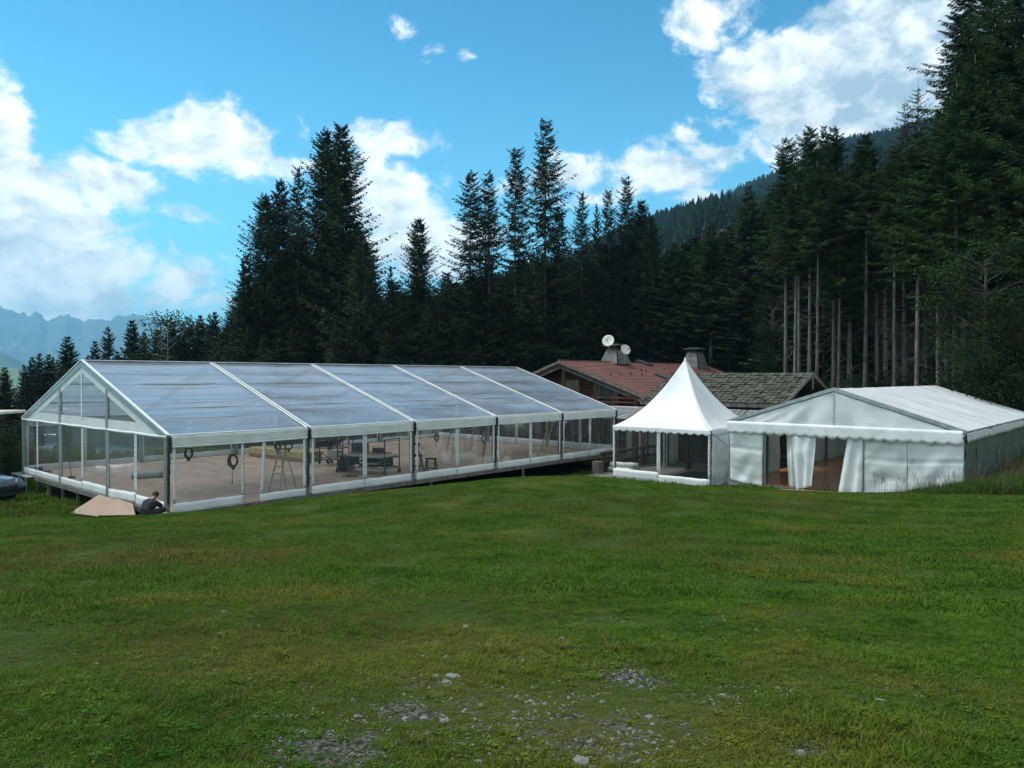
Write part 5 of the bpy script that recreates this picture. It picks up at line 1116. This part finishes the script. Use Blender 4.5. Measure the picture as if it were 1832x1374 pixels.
for i, (v, w) in enumerate([(.3, .6), (-.5, .55), (-1.2, .5), (-2.4, .7)]):
    MB().grid(lambda u, t: (26.6+.05*math.sin(u*14+i), v-w*u, 1.85-2.45*t), 16, 4).build('canvas_screen', M_palep, None, True, loc=(BO[0], BO[1], 0), rz=PI/2-AL, solid=.01, label=['pale canvas screen behind the terrace rail, first from left', 'pale canvas screen next to the left round post', 'pale canvas screen between the left post and the pagoda middle strip', 'pale canvas screen right of the pagoda middle strip'][i], cat='screen', group='pale canvas screens on the terrace')
bench = empty('picnic_table', b2w @ Vector((27.9, -8.9, -.62)), PI/2-AL+.3, 'dark wooden picnic table behind the pagoda tent', 'table')
MB().box((0, 0, .75), (.8, 1.6, .05)).build('table_top', M_woodd, bench)
for s_ in (-1, 1):
    MB().box((s_*.65, 0, .45), (.25, 1.6, .05)).build('seat', M_woodd, bench); MB().bar((-.6, s_*.6, 0), (.2, s_*.6, .74), .06, .1).bar((.6, s_*.6, 0), (-.2, s_*.6, .74), .06, .1).build('leg', M_woodd, bench)
M_mat = mat('dark_rubber_mat', (.012, .014, .016), (.022, .024, .026), 3, .5, spec=.5)
c = pag.matrix_basis @ Vector((2.6, 1.75, -.615)); MB().box((0, 0, 0), (4.5, 3.2, .014)).build('floor_mat', M_mat, None, loc=c, rz=PI/2-PA, label='black rubber mat on the floor of the pagoda tent', cat='mat')
M_scrap = mat('offcut_wood', (.38, .36, .30), rough=.7)
for i, (r, v, a, L) in enumerate([(.9, .9, .4, .75), (1.3, 1.2, -.5, .55), (.7, 2.0, 1.2, .4), (1.9, .8, .9, .5), (.5, 1.4, 2.2, .35)]):
    c = pag.matrix_basis @ Vector((r, v, -.585)); MB().box((0, 0, 0), (L, .06, .025)).build('wood_offcut', M_scrap, None, loc=c, rz=a, label=['longest pale offcut on the black mat', 'pale offcut crossing behind the longest one', 'short pale offcut near the pagoda middle strip', 'pale offcut at the back of the black mat', 'shortest pale offcut by the pagoda window'][i], cat='wood offcut', group='pale offcuts on the black mat')
c = pag.matrix_basis @ Vector((4.4, 1.0, -.6)); MB().box((0, 0, .95), (.05, 1.5, 1.9)).build('screen_board', mat('olive_board', (.13, .14, .10), (.09, .10, .075), 2, .7), None, loc=c, rz=PI/2-PA, label='olive grey board standing in the right corner of the pagoda tent', cat='board')

# ------------------------------------------------------------------ people
HANDS = [(.035, .030), (.012, .042), (-.012, .040), (-.032, .032)]
def skin(name, pts, edges, radii, mt, parent, lvl=1, root=0):
    me = bpy.data.meshes.new(name); me.from_pydata(pts, edges, []); me.materials.append(mt); o = bpy.data.objects.new(name, me); COL.objects.link(o); o.parent = parent
    me.skin_vertices.new() if hasattr(me.skin_vertices, 'new') and not me.skin_vertices else None
    sk = o.modifiers.new('skin', 'SKIN'); sk.use_smooth_shade = True
    if not me.skin_vertices: return o
    for i, r in enumerate(radii): me.skin_vertices[0].data[i].radius = (r, r) if not isinstance(r, tuple) else r; me.skin_vertices[0].data[i].use_root = (i == root)
    ss = o.modifiers.new('sub', 'SUBSURF'); ss.levels = lvl; ss.render_levels = lvl; return o
def tubebody(name, chains, mt, parent):
    """continuous limb surfaces from chains of (point, radius), joined in one mesh"""
    mb = MB()
    for ch in chains:
        P = [Vector(p) for p, r in ch]; R = [r for p, r in ch]; Q = []; RR = []
        for i in range(len(P)-1):
            p0, p1, p2, p3 = P[max(0, i-1)], P[i], P[i+1], P[min(len(P)-1, i+2)]
            for k in range(5):
                t = k/5; Q.append(.5*((2*p1)+(p2-p0)*t+(2*p0-5*p1+4*p2-p3)*t*t+(3*p1-p0-3*p2+p3)*t**3)); RR.append(R[i]+(R[i+1]-R[i])*t)
        Q.append(P[-1]); RR.append(R[-1]); mb.tube(Q, RR, 10)
    return mb.build(name, mt, parent, True)
def person(loc, rz, J, label, scale=1.0):
    e = empty('person', loc, rz, label, 'person'); e.scale = (scale,)*3
    pts = [J['pelvis'], J['belly'], J['chest'], J['neck'], J['headb'], J['headt']]; ed = [(0, 1), (1, 2), (2, 3), (3, 4), (4, 5)]; ra = [.15, .145, .165, .055, .085, .072]
    for s_ in ('l', 'r'):
        b = len(pts); sgn = 1 if s_ == 'l' else -1
        pts += [J['sh_'+s_], J['el_'+s_], J['wr_'+s_], J['ha_'+s_]]; ed += [(2, b), (b, b+1), (b+1, b+2), (b+2, b+3)]; ra += [.068, .045, .030, .034]
        h = Vector(J['ha_'+s_]); d = (h-Vector(J['wr_'+s_])).normalized(); side = d.cross(Vector((0, 0, 1))).normalized(); dn = side.cross(d)
        for (o_, L) in HANDS:
            k = len(pts); pts += [tuple(h+side*o_+d*.035), tuple(h+side*o_+d*(.035+L)-dn*.012*-1)]; ed += [(b+3, k), (k, k+1)]; ra += [.010, .008]
        k = len(pts); pts += [tuple(h+side*(.045*sgn)-d*.005), tuple(h+side*(.058*sgn)+d*.03)]; ed += [(b+3, k), (k, k+1)]; ra += [.011, .009]
        b = len(pts); pts += [J['hip_'+s_], J['kn_'+s_], J['an_'+s_], J['to_'+s_]]; ed += [(0, b), (b, b+1), (b+1, b+2), (b+2, b+3)]; ra += [.095, .062, .042, .035]
    body = skin('body', [tuple(p) for p in pts], ed, ra, M_skin, e)
    sh = Vector((0, .075, 0)); ch_ = lambda q: [(Vector(J['pelvis'])+sh*q*.9, .15), (Vector(J['belly'])+sh*q, .15), (Vector(J['chest'])+sh*q*1.3, .155), (Vector(J['chest']).lerp(Vector(J['neck']), .8)+sh*q*.3, .085)]
    tubebody('t_shirt', [ch_(-1), ch_(1), ch_(0)] +
             [[(Vector(J['chest']).lerp(Vector(J['sh_'+s_]), .3), .10), (J['sh_'+s_], .095), (Vector(J['sh_'+s_]).lerp(Vector(J['el_'+s_]), .75), .066)] for s_ in 'lr'], M_tshirt, e)
    tubebody('trousers', [[(J['pelvis'], .15), (J['hip_'+s_], .115), (J['kn_'+s_], .078), (Vector(J['kn_'+s_]).lerp(Vector(J['an_'+s_]), .92), .062)] for s_ in 'lr'], M_trouser, e)
    tubebody('shoes', [[(Vector(J['an_'+s_]), .055), (Vector(J['to_'+s_]), .048)] for s_ in 'lr'], M_rubber, e)
    hb, ht = Vector(J['headb']), Vector(J['headt']); c = hb.lerp(ht, .62); ax = (ht-hb).normalized(); m = MB()
    m.lathe(c, [(.0001, .12), (.05, .112), (.085, .08), (.102, .03), (.100, -.02), (.088, -.055)], 14, ax); m.build('hair', M_hair, e, True)
    f = Vector(J['face']).normalized(); s2 = f.cross(ax).normalized(); fm = MB()
    fm.box(hb.lerp(ht, .35)+f*.10, (.022, .022, .035), taper=.6)
    for q in (-1, 1): fm.box(hb.lerp(ht, .35)+s2*q*.092, (.02, .03, .05))
    fm.build('nose_and_ears', M_skin, e); em = MB()
    for q in (-1, 1): em.box(hb.lerp(ht, .5)+f*.083+s2*q*.032, (.016, .016, .008))
    em.box(hb.lerp(ht, .12)+f*.08, (.03, .02, .006)); em.build('eyes_and_mouth', M_hair, e)
    return e
sit = dict(pelvis=(0, 0, .15), belly=(.07, 0, .29), chest=(.20, 0, .43), neck=(.31, 0, .56), headb=(.36, 0, .60), headt=(.45, 0, .74), face=(1, 0, -.7),
           sh_l=(.22, .20, .46), el_l=(.40, .27, .25), wr_l=(.58, .17, .15), ha_l=(.66, .12, .12), sh_r=(.22, -.20, .46), el_r=(.42, -.32, .29), wr_r=(.60, -.30, .18), ha_r=(.68, -.28, .14),
           hip_l=(.04, .11, .14), kn_l=(.40, .36, .26), an_l=(.52, .06, .08), to_l=(.62, -.04, .05), hip_r=(.04, -.11, .14), kn_r=(.44, -.34, .22), an_r=(.50, .02, .07), to_r=(.62, .10, .05))
w = at(259, 922, 21.7); person((w.x, w.y, h1(w.x, w.y)-.05), math.radians(72), sit, 'worker in black t-shirt sitting hunched on the grass at the tent corner post', .93)
bend = dict(pelvis=(0, 0, .92), belly=(.10, 0, 1.02), chest=(.30, 0, 1.13), neck=(.44, 0, 1.19), headb=(.50, 0, 1.18), headt=(.63, 0, 1.16), face=(.2, 0, -1),
            sh_l=(.33, .19, 1.12), el_l=(.44, .22, .86), wr_l=(.56, .16, .66), ha_l=(.60, .14, .58), sh_r=(.33, -.19, 1.12), el_r=(.42, -.22, .85), wr_r=(.55, -.16, .65), ha_r=(.60, -.14, .57),
            hip_l=(0, .10, .88), kn_l=(.06, .13, .48), an_l=(-.04, .14, .08), to_l=(.10, .15, .04), hip_r=(0, -.10, .88), kn_r=(.10, -.14, .48), an_r=(-.10, -.14, .08), to_r=(.04, -.15, .04))
w = onz(590, 829); person((w.x, w.y, .012), math.radians(-12), bend, 'worker in dark clothes bending over among the carts inside the long tent')

# ------------------------------------------------------------------ things on the tent floor
def ladder(p, rz, H, label, wood=False, spread=.55, w0=.26, w1=.46, group='step ladders inside the long tent', lean=0.0):
    e = empty('ladder' if lean else 'step_ladder', (p.x, p.y, .012), rz, label, 'ladder', group); mt = M_tim if wood else M_ladder
    x0 = spread if not lean else lean
    a = MB()
    for s_ in (-1, 1): a.bar((-x0/2, s_*w1/2, 0), (0 if not lean else x0/2, s_*w0/2, H), .028, .055)
    a.build('front_frame', mt, e); n = int(H/.27)
    for i in range(1, n+1):
        f = i/(n+.4); MB().box((-x0/2*(1-f) if not lean else -x0/2+x0*f, 0, H*f), (.075, w1+(w0-w1)*f, .028)).build('rung', mt, e)
    if not lean:
        b = MB()
        for s_ in (-1, 1): b.bar((x0/2, s_*w1/2, 0), (.02, s_*w0/2, H*.97), .022, .03)
        b.bar((x0/4, -w1/2.4, H*.5), (x0/4, w1/2.4, H*.5), .02, .02).build('rear_frame', mt, e); MB().box((0, 0, H+.01), (.16, w0+.04, .035)).build('top_tray', M_dark, e)
    return e
M_ladder = mat('ladder_aluminium', (.36, .37, .37), rough=.4, metal=.6)
ladder(onz(505, 884), math.radians(60), 1.62, 'aluminium step ladder standing alone in the first tent bay', w0=.30, w1=.55, spread=.9)
ladder(onz(826, 806), math.radians(20), 1.75, 'aluminium step ladder behind the window of the third bay, left one'); ladder(onz(851, 809), math.radians(-15), 1.8, 'aluminium step ladder at the post between third and fourth bay', spread=.7)
ladder(onz(810, 812), math.radians(50), 1.5, 'dark step ladder half hidden by the strip of the third bay', spread=.6)
ladder(onz(977, 817), math.radians(35), 1.75, 'wooden ladder leaning at the end of the fourth bay', True, lean=.6, w0=.4, group=None)
def plank(p0, p1, w, th, label, mt=M_tim, name='wooden_plank', cat='plank'):
    c = (Vector(p0)+Vector(p1))/2; return MB().bar(Vector(p0)-c, Vector(p1)-c, w, th, up=(.5, .5, .3)).build(name, mt, None, loc=c, label=label, cat=cat)
a = onz(862, 832, .02); plank(a, at(872, 763, a.y+.5), .16, .03, 'pale plank leaning against the post left of the fourth bay', M_ply)
# stack of yellow beams
sA, sB = onz(443, 816), onz(547, 828); d = (sB-sA); L = d.length; ang = math.atan2(d.y, d.x); mid_ = (sA+sB)/2
st = empty('beam_stack', (mid_.x, mid_.y, .012), ang, 'long low stack of yellow timber beams on the tent floor', 'timber stack')
for j in range(3):
    for i in range(4): MB().box((rd.uniform(-.08, .08), .15+.27*i, .09+.16*j), (L*rd.uniform(.93, 1.0), .25, .145)).build('beam', M_tim if (j+i) % 4 else M_ply, st)
MB().box((-L*.3, .5, .0), (.12, 1.2, .03)).box((L*.3, .5, .0), (.12, 1.2, .03)).build('bearer', M_woodg, st)
# carts
def wheel(e, x, y, r=.11):
    w_ = MB().tube([(x-.025, y, r), (x+.025, y, r)], r, 14).build('wheel', M_rubber, e); MB().tube([(x-.03, y, r), (x+.03, y, r)], r*.5, 10).build('hub', M_alud, w_)
    MB().box((x, y, r*2), (.07, .05, .06)).box((x+.045, y, r*1.4), (.008, .04, r*1.4)).build('fork', M_alud, w_)
def cart(c, rz, Lx, Ly, H, label, shelves=(.28, .72), mt=None):
    e = empty('transport_cart', (c.x, c.y, .012), rz, label, 'cart', 'wheeled carts inside the long tent')
    for sx in (-1, 1):
        for sy in (-1, 1): MB().tube([(sx*Lx/2, sy*Ly/2, .22), (sx*Lx/2, sy*Ly/2, H)], .028, 8).build('frame_post', mt or M_blue, e); wheel(e, sx*Lx/2, sy*Ly/2)
    for z in shelves:
        m = MB()
        for sy in (-1, 1): m.tube([(-Lx/2, sy*Ly/2, z), (Lx/2, sy*Ly/2, z)], .025, 6)
        for sx in (-1, 0, 1): m.tube([(sx*Lx/2, -Ly/2, z), (sx*Lx/2, Ly/2, z)], .022, 6)
        m.build('rail', mt or M_blue, e)
    MB().tube([(-Lx/2, -Ly/2, H*.62), (Lx*.1, -Ly/2, .34)], .02, 6).tube([(-Lx/2, -Ly/2, H-.02), (-Lx/2, Ly/2, H-.02)], .022, 6).tube([(Lx/2, -Ly/2, H-.02), (Lx/2, Ly/2, H-.02)], .022, 6).build('brace', mt or M_blue, e)
    return e
pa, pb = onz(608, 846), onz(693, 852); d = pb-pa; cA = (pa+pb)/2+Vector((.1, .6, 0)); ca_ = cart(cA, math.atan2(d.y, d.x), d.length, 1.1, 1.55, 'large blue grey wheeled cart loaded with boards in the second bay')
MA = Matrix.Translation((cA.x, cA.y, 0)) @ Matrix.Rotation(math.atan2(d.y, d.x), 4, 'Z')
def on(Mx, p, dims, mt, name, label, cat, rz=0.0, bevel=.01, group=None):
    q = Mx @ Vector(p); a = Mx.to_euler().z; return MB().box((0, 0, dims[2]/2), dims).build(name, mt, None, loc=q, rz=a+rz, label=label, cat=cat, bevel=bevel, group=group)
on(MA, (.15, 0, .76), (2.1, 1.0, .10), M_paper, 'board_stack', 'thick off-white board pack lying on the large cart', 'board pack')
on(MA, (.1, 0, .862), (1.7, .9, .05), M_ply, 'plywood_sheet', 'thin plywood sheet on top of the off-white board pack', 'board', .05)
on(MA, (-.45, 0, .915), (.55, .6, .40), M_blue, 'storage_crate', 'dark blue crate on top of the boards on the large cart', 'crate', .1)
on(MA, (.55, 0, .915), (.5, .3, .22), M_dark, 'tool_case', 'black tool case on top of the boards at the cart right side', 'case', -.3)
on(MA, (1.0, 0, .312), (.32, .5, .5), M_dark, 'black_box', 'black box at the right end of the cart lower shelf', 'box')
on(MA, (-.9, 0, .312), (.3, .7, .38), M_blue, 'storage_crate', 'dark blue crate at the left end of the cart lower shelf', 'crate')
for i, (x, w_, z, mt, lb) in enumerate([(.2, 1.0, .312, M_dark, 'dark folded tarpaulin at the bottom of the cart shelf'), (.25, .9, .42, M_white, 'white folded tarpaulin in the middle of the cart shelf'), (.18, .95, .53, M_dark, 'dark folded tarpaulin on top of the white one on the cart')]):
    m = MB().grid(lambda u, t: (w_*(u-.5), .8*(t-.5), .07+.035*math.sin(u*9+i)*math.sin(t*7+2*i)-.07*(max(abs(u-.5), abs(t-.5)) > .47)), 20, 16); m.grid(lambda u, t: (w_*(u-.5), .8*(.5-t), 0), 2, 2)
    m.build('folded_tarpaulin', mt, None, True, loc=MA @ Vector((x, 0, z)), rz=MA.to_euler().z, label=lb, cat='folded tarpaulin', group='folded tarpaulins on the large cart')
pc = onz(592, 836); cB = Vector((pc.x-.2, pc.y+.8, 0)); cart(cB, math.radians(-8), 1.5, .8, 1.35, 'smaller wheeled cart beside the bending worker', (.3, .85))
MBm = Matrix.Translation((cB.x, cB.y, 0)) @ Matrix.Rotation(math.radians(-8), 4, 'Z')
on(MBm, (-.45, 0, .88), (.5, .5, .32), M_dark, 'black_box', 'black box on the upper shelf of the smaller cart', 'box', .2)
on(MBm, (.2, 0, .33), (.55, .6, .42), M_paper, 'cardboard_box', 'pale cardboard box on the lower shelf of the smaller cart', 'box')
p = onz(626, 840); MB().box((0, 0, .27), (.42, .42, .54)).box((0, 0, .56), (.46, .46, .05)).build('grey_bin', mat('grey_plastic', (.26, .28, .30), rough=.5), None, loc=(p.x, p.y, .012), rz=.2, label='grey lidded bin standing left of the large cart', cat='bin', bevel=.02)
p = onz(612, 843); MB().lathe((0, 0, 0), [(.0001, 0), (.19, .01), (.25, .12), (.25, .32), (.19, .50), (.09, .60), (.06, .68), (.08, .72), (.0001, .72)], 14).build('black_sack', M_rubber, None, True, loc=(p.x, p.y, .012), label='black filled sack standing on the floor by the carts', cat='sack')
p = onz(559, 824); sb = empty('stool', (p.x, p.y, .012), .3, 'small orange stool left of the bending worker', 'stool'); M_or = mat('orange_paint', (.45, .20, .06), rough=.6)
MB().box((0, 0, .40), (.30, .26, .03)).build('seat', M_or, sb)
for sx in (-1, 1):
    for sy in (-1, 1): MB().box((sx*.13, sy*.11, .19), (.03, .03, .39)).build('leg', M_or, sb)
p = onz(626, 853); MB().box((0, 0, .02), (.7, .05, .03)).box((-.05, .02, .05), (.14, .10, .06)).box((.2, 0, .05), (.10, .08, .07)).build('drill', M_dark, None, loc=(p.x, p.y, .012), rz=-.1, label='dark long tool lying on the floor before the carts', cat='tool')
# trestles
def trestle(px, py, rz, W, H, label):
    p = onz(px, py); e = empty('trestle', (p.x, p.y, .012), rz, label, 'trestle', 'dark trestles in the third bay')
    MB().box((0, 0, H), (W, .10, .07)).build('top_bar', M_trst, e)
    for sx in (-1, 1):
        for sy in (-1, 1): MB().bar((sx*(W/2-.03), sy*.20, 0), (sx*(W/2-.08), sy*.03, H), .05, .05).build('leg', M_trst, e)
        MB().box((sx*(W/2-.05), 0, .18), (.03, .34, .05)).build('crosspiece', M_trst, e)
    MB().box((0, .0, .19), (W-.1, .04, .05)).build('stretcher', M_trst, e); return p
M_trst = mat('stained_black_wood', (.030, .018, .014), (.018, .012, .010), 6, .7)
trestle(771, 846, math.radians(-14), .52, .62, 'dark wooden trestle, right one, closest to the window'); p = trestle(746, 842, math.radians(30), .50, .66, 'dark wooden trestle, left one, with a black tool on top')
e = empty('power_tool', (p.x, p.y, .012+.70), .4, 'black power tool standing on the left trestle', 'tool'); MB().box((0, 0, .02), (.24, .2, .04)).build('base_plate', M_dark, e); MB().bar((0, 0, .03), (.07, 0, .46), .07, .09).bar((.06, 0, .2), (.17, 0, .03), .05, .05).build('body', M_black, e); MB().box((.03, 0, .50), (.24, .09, .08)).tube([(.06, 0, .46), (.2, .02, .38), (.22, 0, .2)], .014, 5).build('handle', M_black, e)
# small things by the gable
p = onz(69, 847); e = empty('bucket', (p.x, p.y, .012), 0, 'blue plastic bucket on the floor at the far left of the tent', 'bucket'); M_bl = mat('blue_plastic', (.02, .03, .30), rough=.4)
MB().lathe((0, 0, 0), [(.0001, .0), (.12, 0), (.155, .26), (.165, .27), (.15, .265), (.115, .02), (.0001, .02)], 16).build('pail', M_bl, e, True); MB().tube([(.155*math.cos(t), 0, .25+.13*math.sin(t)) for t in [i/10*PI for i in range(11)]], .006, 4).build('handle', M_alu, e)
p = onz(81, 851); e = empty('crate', (p.x, p.y, .012), .5, 'dark red open crate right of the blue bucket', 'crate'); M_rd = mat('dark_red_plastic', (.20, .02, .02), rough=.5)
MB().box((0, 0, .012), (.40, .30, .02)).build('bottom', M_rd, e)
for (x, y, dx, dy) in ((.19, 0, .02, .30), (-.19, 0, .02, .30), (0, .14, .36, .02), (0, -.14, .36, .02)): MB().box((x, y, .05), (dx, dy, .05)).box((x, y, .16), (dx, dy, .05)).build('side', M_rd, e)
p = onz(127, 855); q = at(120, 803, p.y+.15); c = (p+q)/2; e = empty('broom', p, 0, 'broom with dark handle leaning inside the gable window', 'broom'); MB().tube([(0, 0, 0), q-p], .014, 6).build('handle', M_dark, e); MB().box((0, 0, .03), (.30, .07, .07)).build('head', M_woodd, e)
p, q = onz(234, 857), onz(291, 854); c = (p+q)/2+Vector((0, 0, .13)); d = (q-p)/2; MB().tube([-d, -d*.5+Vector((0, 0, .01)), d*0, d*.5+Vector((0, 0, -.01)), d], [.13, .145, .14, .145, .13], 14).tube([-d*1.03, d*1.03], .04, 8).build('film_roll', mat('rolled_film', (.30, .34, .38), (.20, .24, .28), 9, .35, spec=.7, stretch=(1, 8, 1)), None, True, loc=c, label='roll of clear film lying on the tent floor behind the gable windows', cat='film roll')
# coiled cables hanging from the roof
def coil(px, py, Yd, r, label, drop=0.0, tall=1.35):
    p = at(px, py, Yd); e = empty('cable_coil', p, rt_.uniform(-.4, .4), label, 'cable', 'coiled black cables hanging in the tent'); q = random.Random(int(px)); m = MB()
    for k in range(7):
        a = q.uniform(-.35, .35); rr = r*q.uniform(.8, 1.1); m.tube([(rr*math.cos(t)*math.cos(a)+q.uniform(-.01, .01), rr*math.cos(t)*math.sin(a)+.02*k-.06, rr*tall*math.sin(t)) for t in [i/14*2*PI for i in range(15)]], .020, 5, False)
    m.box((0, 0, -r*tall-.02), (.09, .1, .14)); m.build('coil', M_black, e)
    loc = b2w.inverted() @ p; top = rz_(loc.y)-.12-p.z
    MB().tube([(0, 0, r*tall), (0, 0, r*tall+.22)], .035, 6).build('strap', M_alu, e); MB().tube([(0, 0, r*tall+.2), (0, 0, top)], .006, 4).build('rope', M_alud, e)
    if drop: MB().tube([(-.03, 0, -r*tall), (-.04, .01, -drop*.6), (-.04, 0, -drop)], .008, 4).box((-.04, 0, -drop-.03), (.035, .035, .09)).build('plug', M_black, e)
coil(337, 811, 26.6, .135, 'smaller coil of black cable, left one in the first bay', 0.0, 1.35); coil(417, 824, 24.9, .155, 'larger coil of black cable with a dangling plug in the first bay', .72, 1.4)
coil(516, 797, 30.0, .15, 'coil of black cable above the lone step ladder', 0, 1.1); coil(497, 798, 34, .17, 'coil of black cable hanging beyond the yellow beams', .3, 1.2); coil(781, 782, 34, .11, 'coil of black cable hanging in the third bay', .35, 1.3)
coil(866, 785, 38, .14, 'coil of black cable at the post between the third and fourth bay', .2, 1.3)

# ------------------------------------------------------------------ cars and the shelter at the left edge
def car(loc, rz, paint, label):
    e = empty('parked_car', loc, rz, label, 'car'); L, W = 4.4, 1.82
    # side profile (x, z) from nose to tail, then greenhouse
    low = [(2.18, .32), (2.22, .55), (2.16, .74), (1.95, .93), (1.2, 1.04), (.85, 1.08), (-1.9, 1.10), (-2.12, .98), (-2.18, .60), (-2.12, .32)]
    m = MB(); n = len(low); ys = [(-W/2+.10, .93), (-W/2, 1.0), (W/2, 1.0), (W/2-.10, .93)]; vs = []
    for (y, s_) in ys:
        for (x, z) in low: vs.append((x*(.985 if s_ < 1 else 1), y if s_ == 1 else y, .30+(z-.30)*(s_ if s_ == 1 else .985)+(.012 if s_ < 1 else 0)*0))
    # order the four slices: outer sides lower, crown in
    fs = [(k*n+i, k*n+(i+1) % n, (k+1)*n+(i+1) % n, (k+1)*n+i) for k in range(3) for i in range(n)] + [tuple(range(n-1, -1, -1)), tuple(range(3*n, 4*n))]
    vs = []; 
    for y, sc_ in ((-W/2, .94), (-W/2+.13, 1.0), (W/2-.13, 1.0), (W/2, .94)):
        for (x, z) in low: vs.append((x*(.97 if sc_ < 1 else 1), y, .32+(z-.32)*sc_))
    m.add(vs, fs); body = m.build('body', paint, e, True, bevel=.03)
    g_ = [(.85, 1.06), (.15, 1.60), (-1.35, 1.64), (-1.98, 1.08)]; vs = []
    for y, k in ((-W/2+.08, 0), (-W/2+.26, 1), (W/2-.26, 1), (W/2-.08, 0)):
        for (x, z) in g_: vs.append((x, y if (z < 1.2) == (k == 0) else (math.copysign(W/2-.24, y)), z))
    MB().add([(x, s_*(W/2-.08 if z < 1.2 else W/2-.24), z) for s_ in (-1, 1) for (x, z) in g_], [(0, 1, 5, 4), (1, 2, 6, 5), (2, 3, 7, 6), (3, 2, 1, 0), (4, 5, 6, 7)]).build('windows', M_winglass, e, bevel=.02)
    MB().add([(x, s_*(W/2-.22), z) for s_ in (-1, 1) for (x, z) in ((.18, 1.61), (-1.38, 1.65), (-1.36, 1.69), (.1, 1.66))], [(0, 1, 5, 4), (2, 3, 7, 6), (3, 2, 1, 0), (4, 5, 6, 7), (0, 4, 7, 3), (1, 2, 6, 5)]).build('roof', paint, e, bevel=.015)
    for s_ in (-1, 1):
        for x in (1.38, -1.35):
            w_ = MB().tube([(x, s_*(W/2-.20), .34), (x, s_*(W/2+.02), .34)], .34, 22).build('wheel', M_rubber, e, bevel=.02); MB().tube([(x, s_*(W/2+.01), .34), (x, s_*(W/2+.03), .34)], .21, 14).build('rim', M_alu, w_)
            MB().tube([(x+.40*math.cos(t), s_*(W/2+.005), .34+.40*math.sin(t)) for t in [i/10*PI for i in range(11)]], .035, 6).build('wheel_arch', M_rubber, e)
        MB().add([(2.06, s_*.48, .84), (2.12, s_*.48, .70), (2.08, s_*.86, .70), (1.80, s_*.90, .80), (1.82, s_*.86, .93), (1.98, s_*.6, .90)], [(0, 1, 2, 3, 4, 5) if s_ > 0 else (5, 4, 3, 2, 1, 0)]).build('headlight', M_lamp, e, solid=.05)
        MB().box((.55, s_*(W/2+.10), 1.08), (.12, .20, .13)).build('wing_mirror', paint, e, bevel=.03)
    MB().box((2.19, 0, .62), (.05, .9, .20)).box((2.20, 0, .40), (.06, 1.4, .12)).build('grille', M_rubber, e)
    return e
M_carp = mat('dark_teal_paint', (.012, .030, .042), rough=.25, metal=.3, coat=.6); M_cars = mat('silver_blue_paint', (.22, .27, .33), rough=.25, metal=.5, coat=.6); M_lamp = mat('lamp_glass', (.55, .60, .62), rough=.1, spec=.9)
x, y = -21.75, 28.6; car((x, y, h1(x, y)-.02), math.radians(-8), M_carp, 'dark blue green car with its nose just inside the left edge')
x, y = -34.6, 54.0; car((x, y, h1(x, y)), math.radians(-70), M_cars, 'silver blue car parked beyond the tent, seen through the gable windows')
x, y = -24.28, 33.0; sh = empty('shelter', (x, y, h1(x, y)), .1, 'small shelter with a pale flat roof and reddish brick pillar at the left edge', 'shelter')
MB().box((0, 0, 3.45), (3.0, 2.6, .12), taper=.96).build('roof', M_paper, sh, bevel=.02)
bm_ = MB().box((0, 0, 0), (.235, .11, .062)).mesh('brick', mat('red_brick', (.20, .075, .045), (.13, .05, .035), 9, .9, rnd=.25))
MB().box((.98, -.5, 1.7), (.33, .33, 3.4)).build('pillar', M_woodd, sh); MB().box((-1.1, -.5, 1.7), (.33, .33, 3.4)).build('pillar', M_woodd, sh)
for c_ in range(44):
    for k in range(2): o = link('brick', bm_, sh); o.location = (.98+(.06 if c_ % 2 else -.06), -.5-.17, .06+.076*c_) if k == 0 else (.98+.17, -.5+(.06 if c_ % 2 else -.06), .06+.076*c_); o.rotation_euler = (0, 0, 0 if k == 0 else PI/2)
# low stool-like frame under the tent edge
p = gpt(97, 884); e = empty('sawhorse', (p.x, p.y, h1(p.x, p.y)), .4, 'small wooden sawhorse on the grass under the tent edge', 'trestle'); MB().box((0, 0, .38), (.7, .08, .06)).build('top_bar', M_ply, e)
for sx in (-1, 1): MB().bar((sx*.28, -.16, 0), (sx*.22, 0, .37), .04, .04).bar((sx*.28, .16, 0), (sx*.22, 0, .37), .04, .04).build('leg', M_ply, e)
# long dry stalk and small plants in the gravel
p = gpt(1010, 1285, .0); pts = []
for (px, py) in ((1017, 1248), (1013, 1268), (1019, 1285), (1040, 1305), (1062, 1322), (1078, 1335), (1088, 1350), (1093, 1364)):
    q = gpt(px, py, .03); pts.append((q.x, q.y, h1(q.x, q.y)+.035))
MB().tube(pts, [.0016, .002, .0025, .003, .003, .003, .0025, .002], 5).build('dry_stalk', M_seed, None, label='long bent dry stalk lying over the gravel', cat='stalk')
wt = [tuft(61, 34, .035, .075, .007, M_blade, 1.6), tuft(62, 30, .03, .06, .008, M_bladeg, 1.8)]
for i, (px, py, lb) in enumerate([(905, 1180, 'bright little weed tuft above the gravel'), (1000, 1283, 'yellow green rosette in the middle of the gravel'), (865, 1315, 'spiky yellowish weed between the gravel patches'), (1192, 1190, 'green tuft at the upper right of the gravel'), (1125, 1300, 'low yellowish rosette by the rounded grey stone'), (1100, 1250, 'small weed at the edge of the right gravel'), (500, 1258, 'bright weed left of the gravel'), (1430, 1240, 'yellow green weed tuft in the right turf')]):
    q = gpt(px, py, 0); o = link('weed', wt[i % 2], None, (q.x, q.y, h1(q.x, q.y)), i*1.3, None, lb, 'weed', 'little weeds round the gravel'); o.scale = (1.2, 1.2, 1.2)
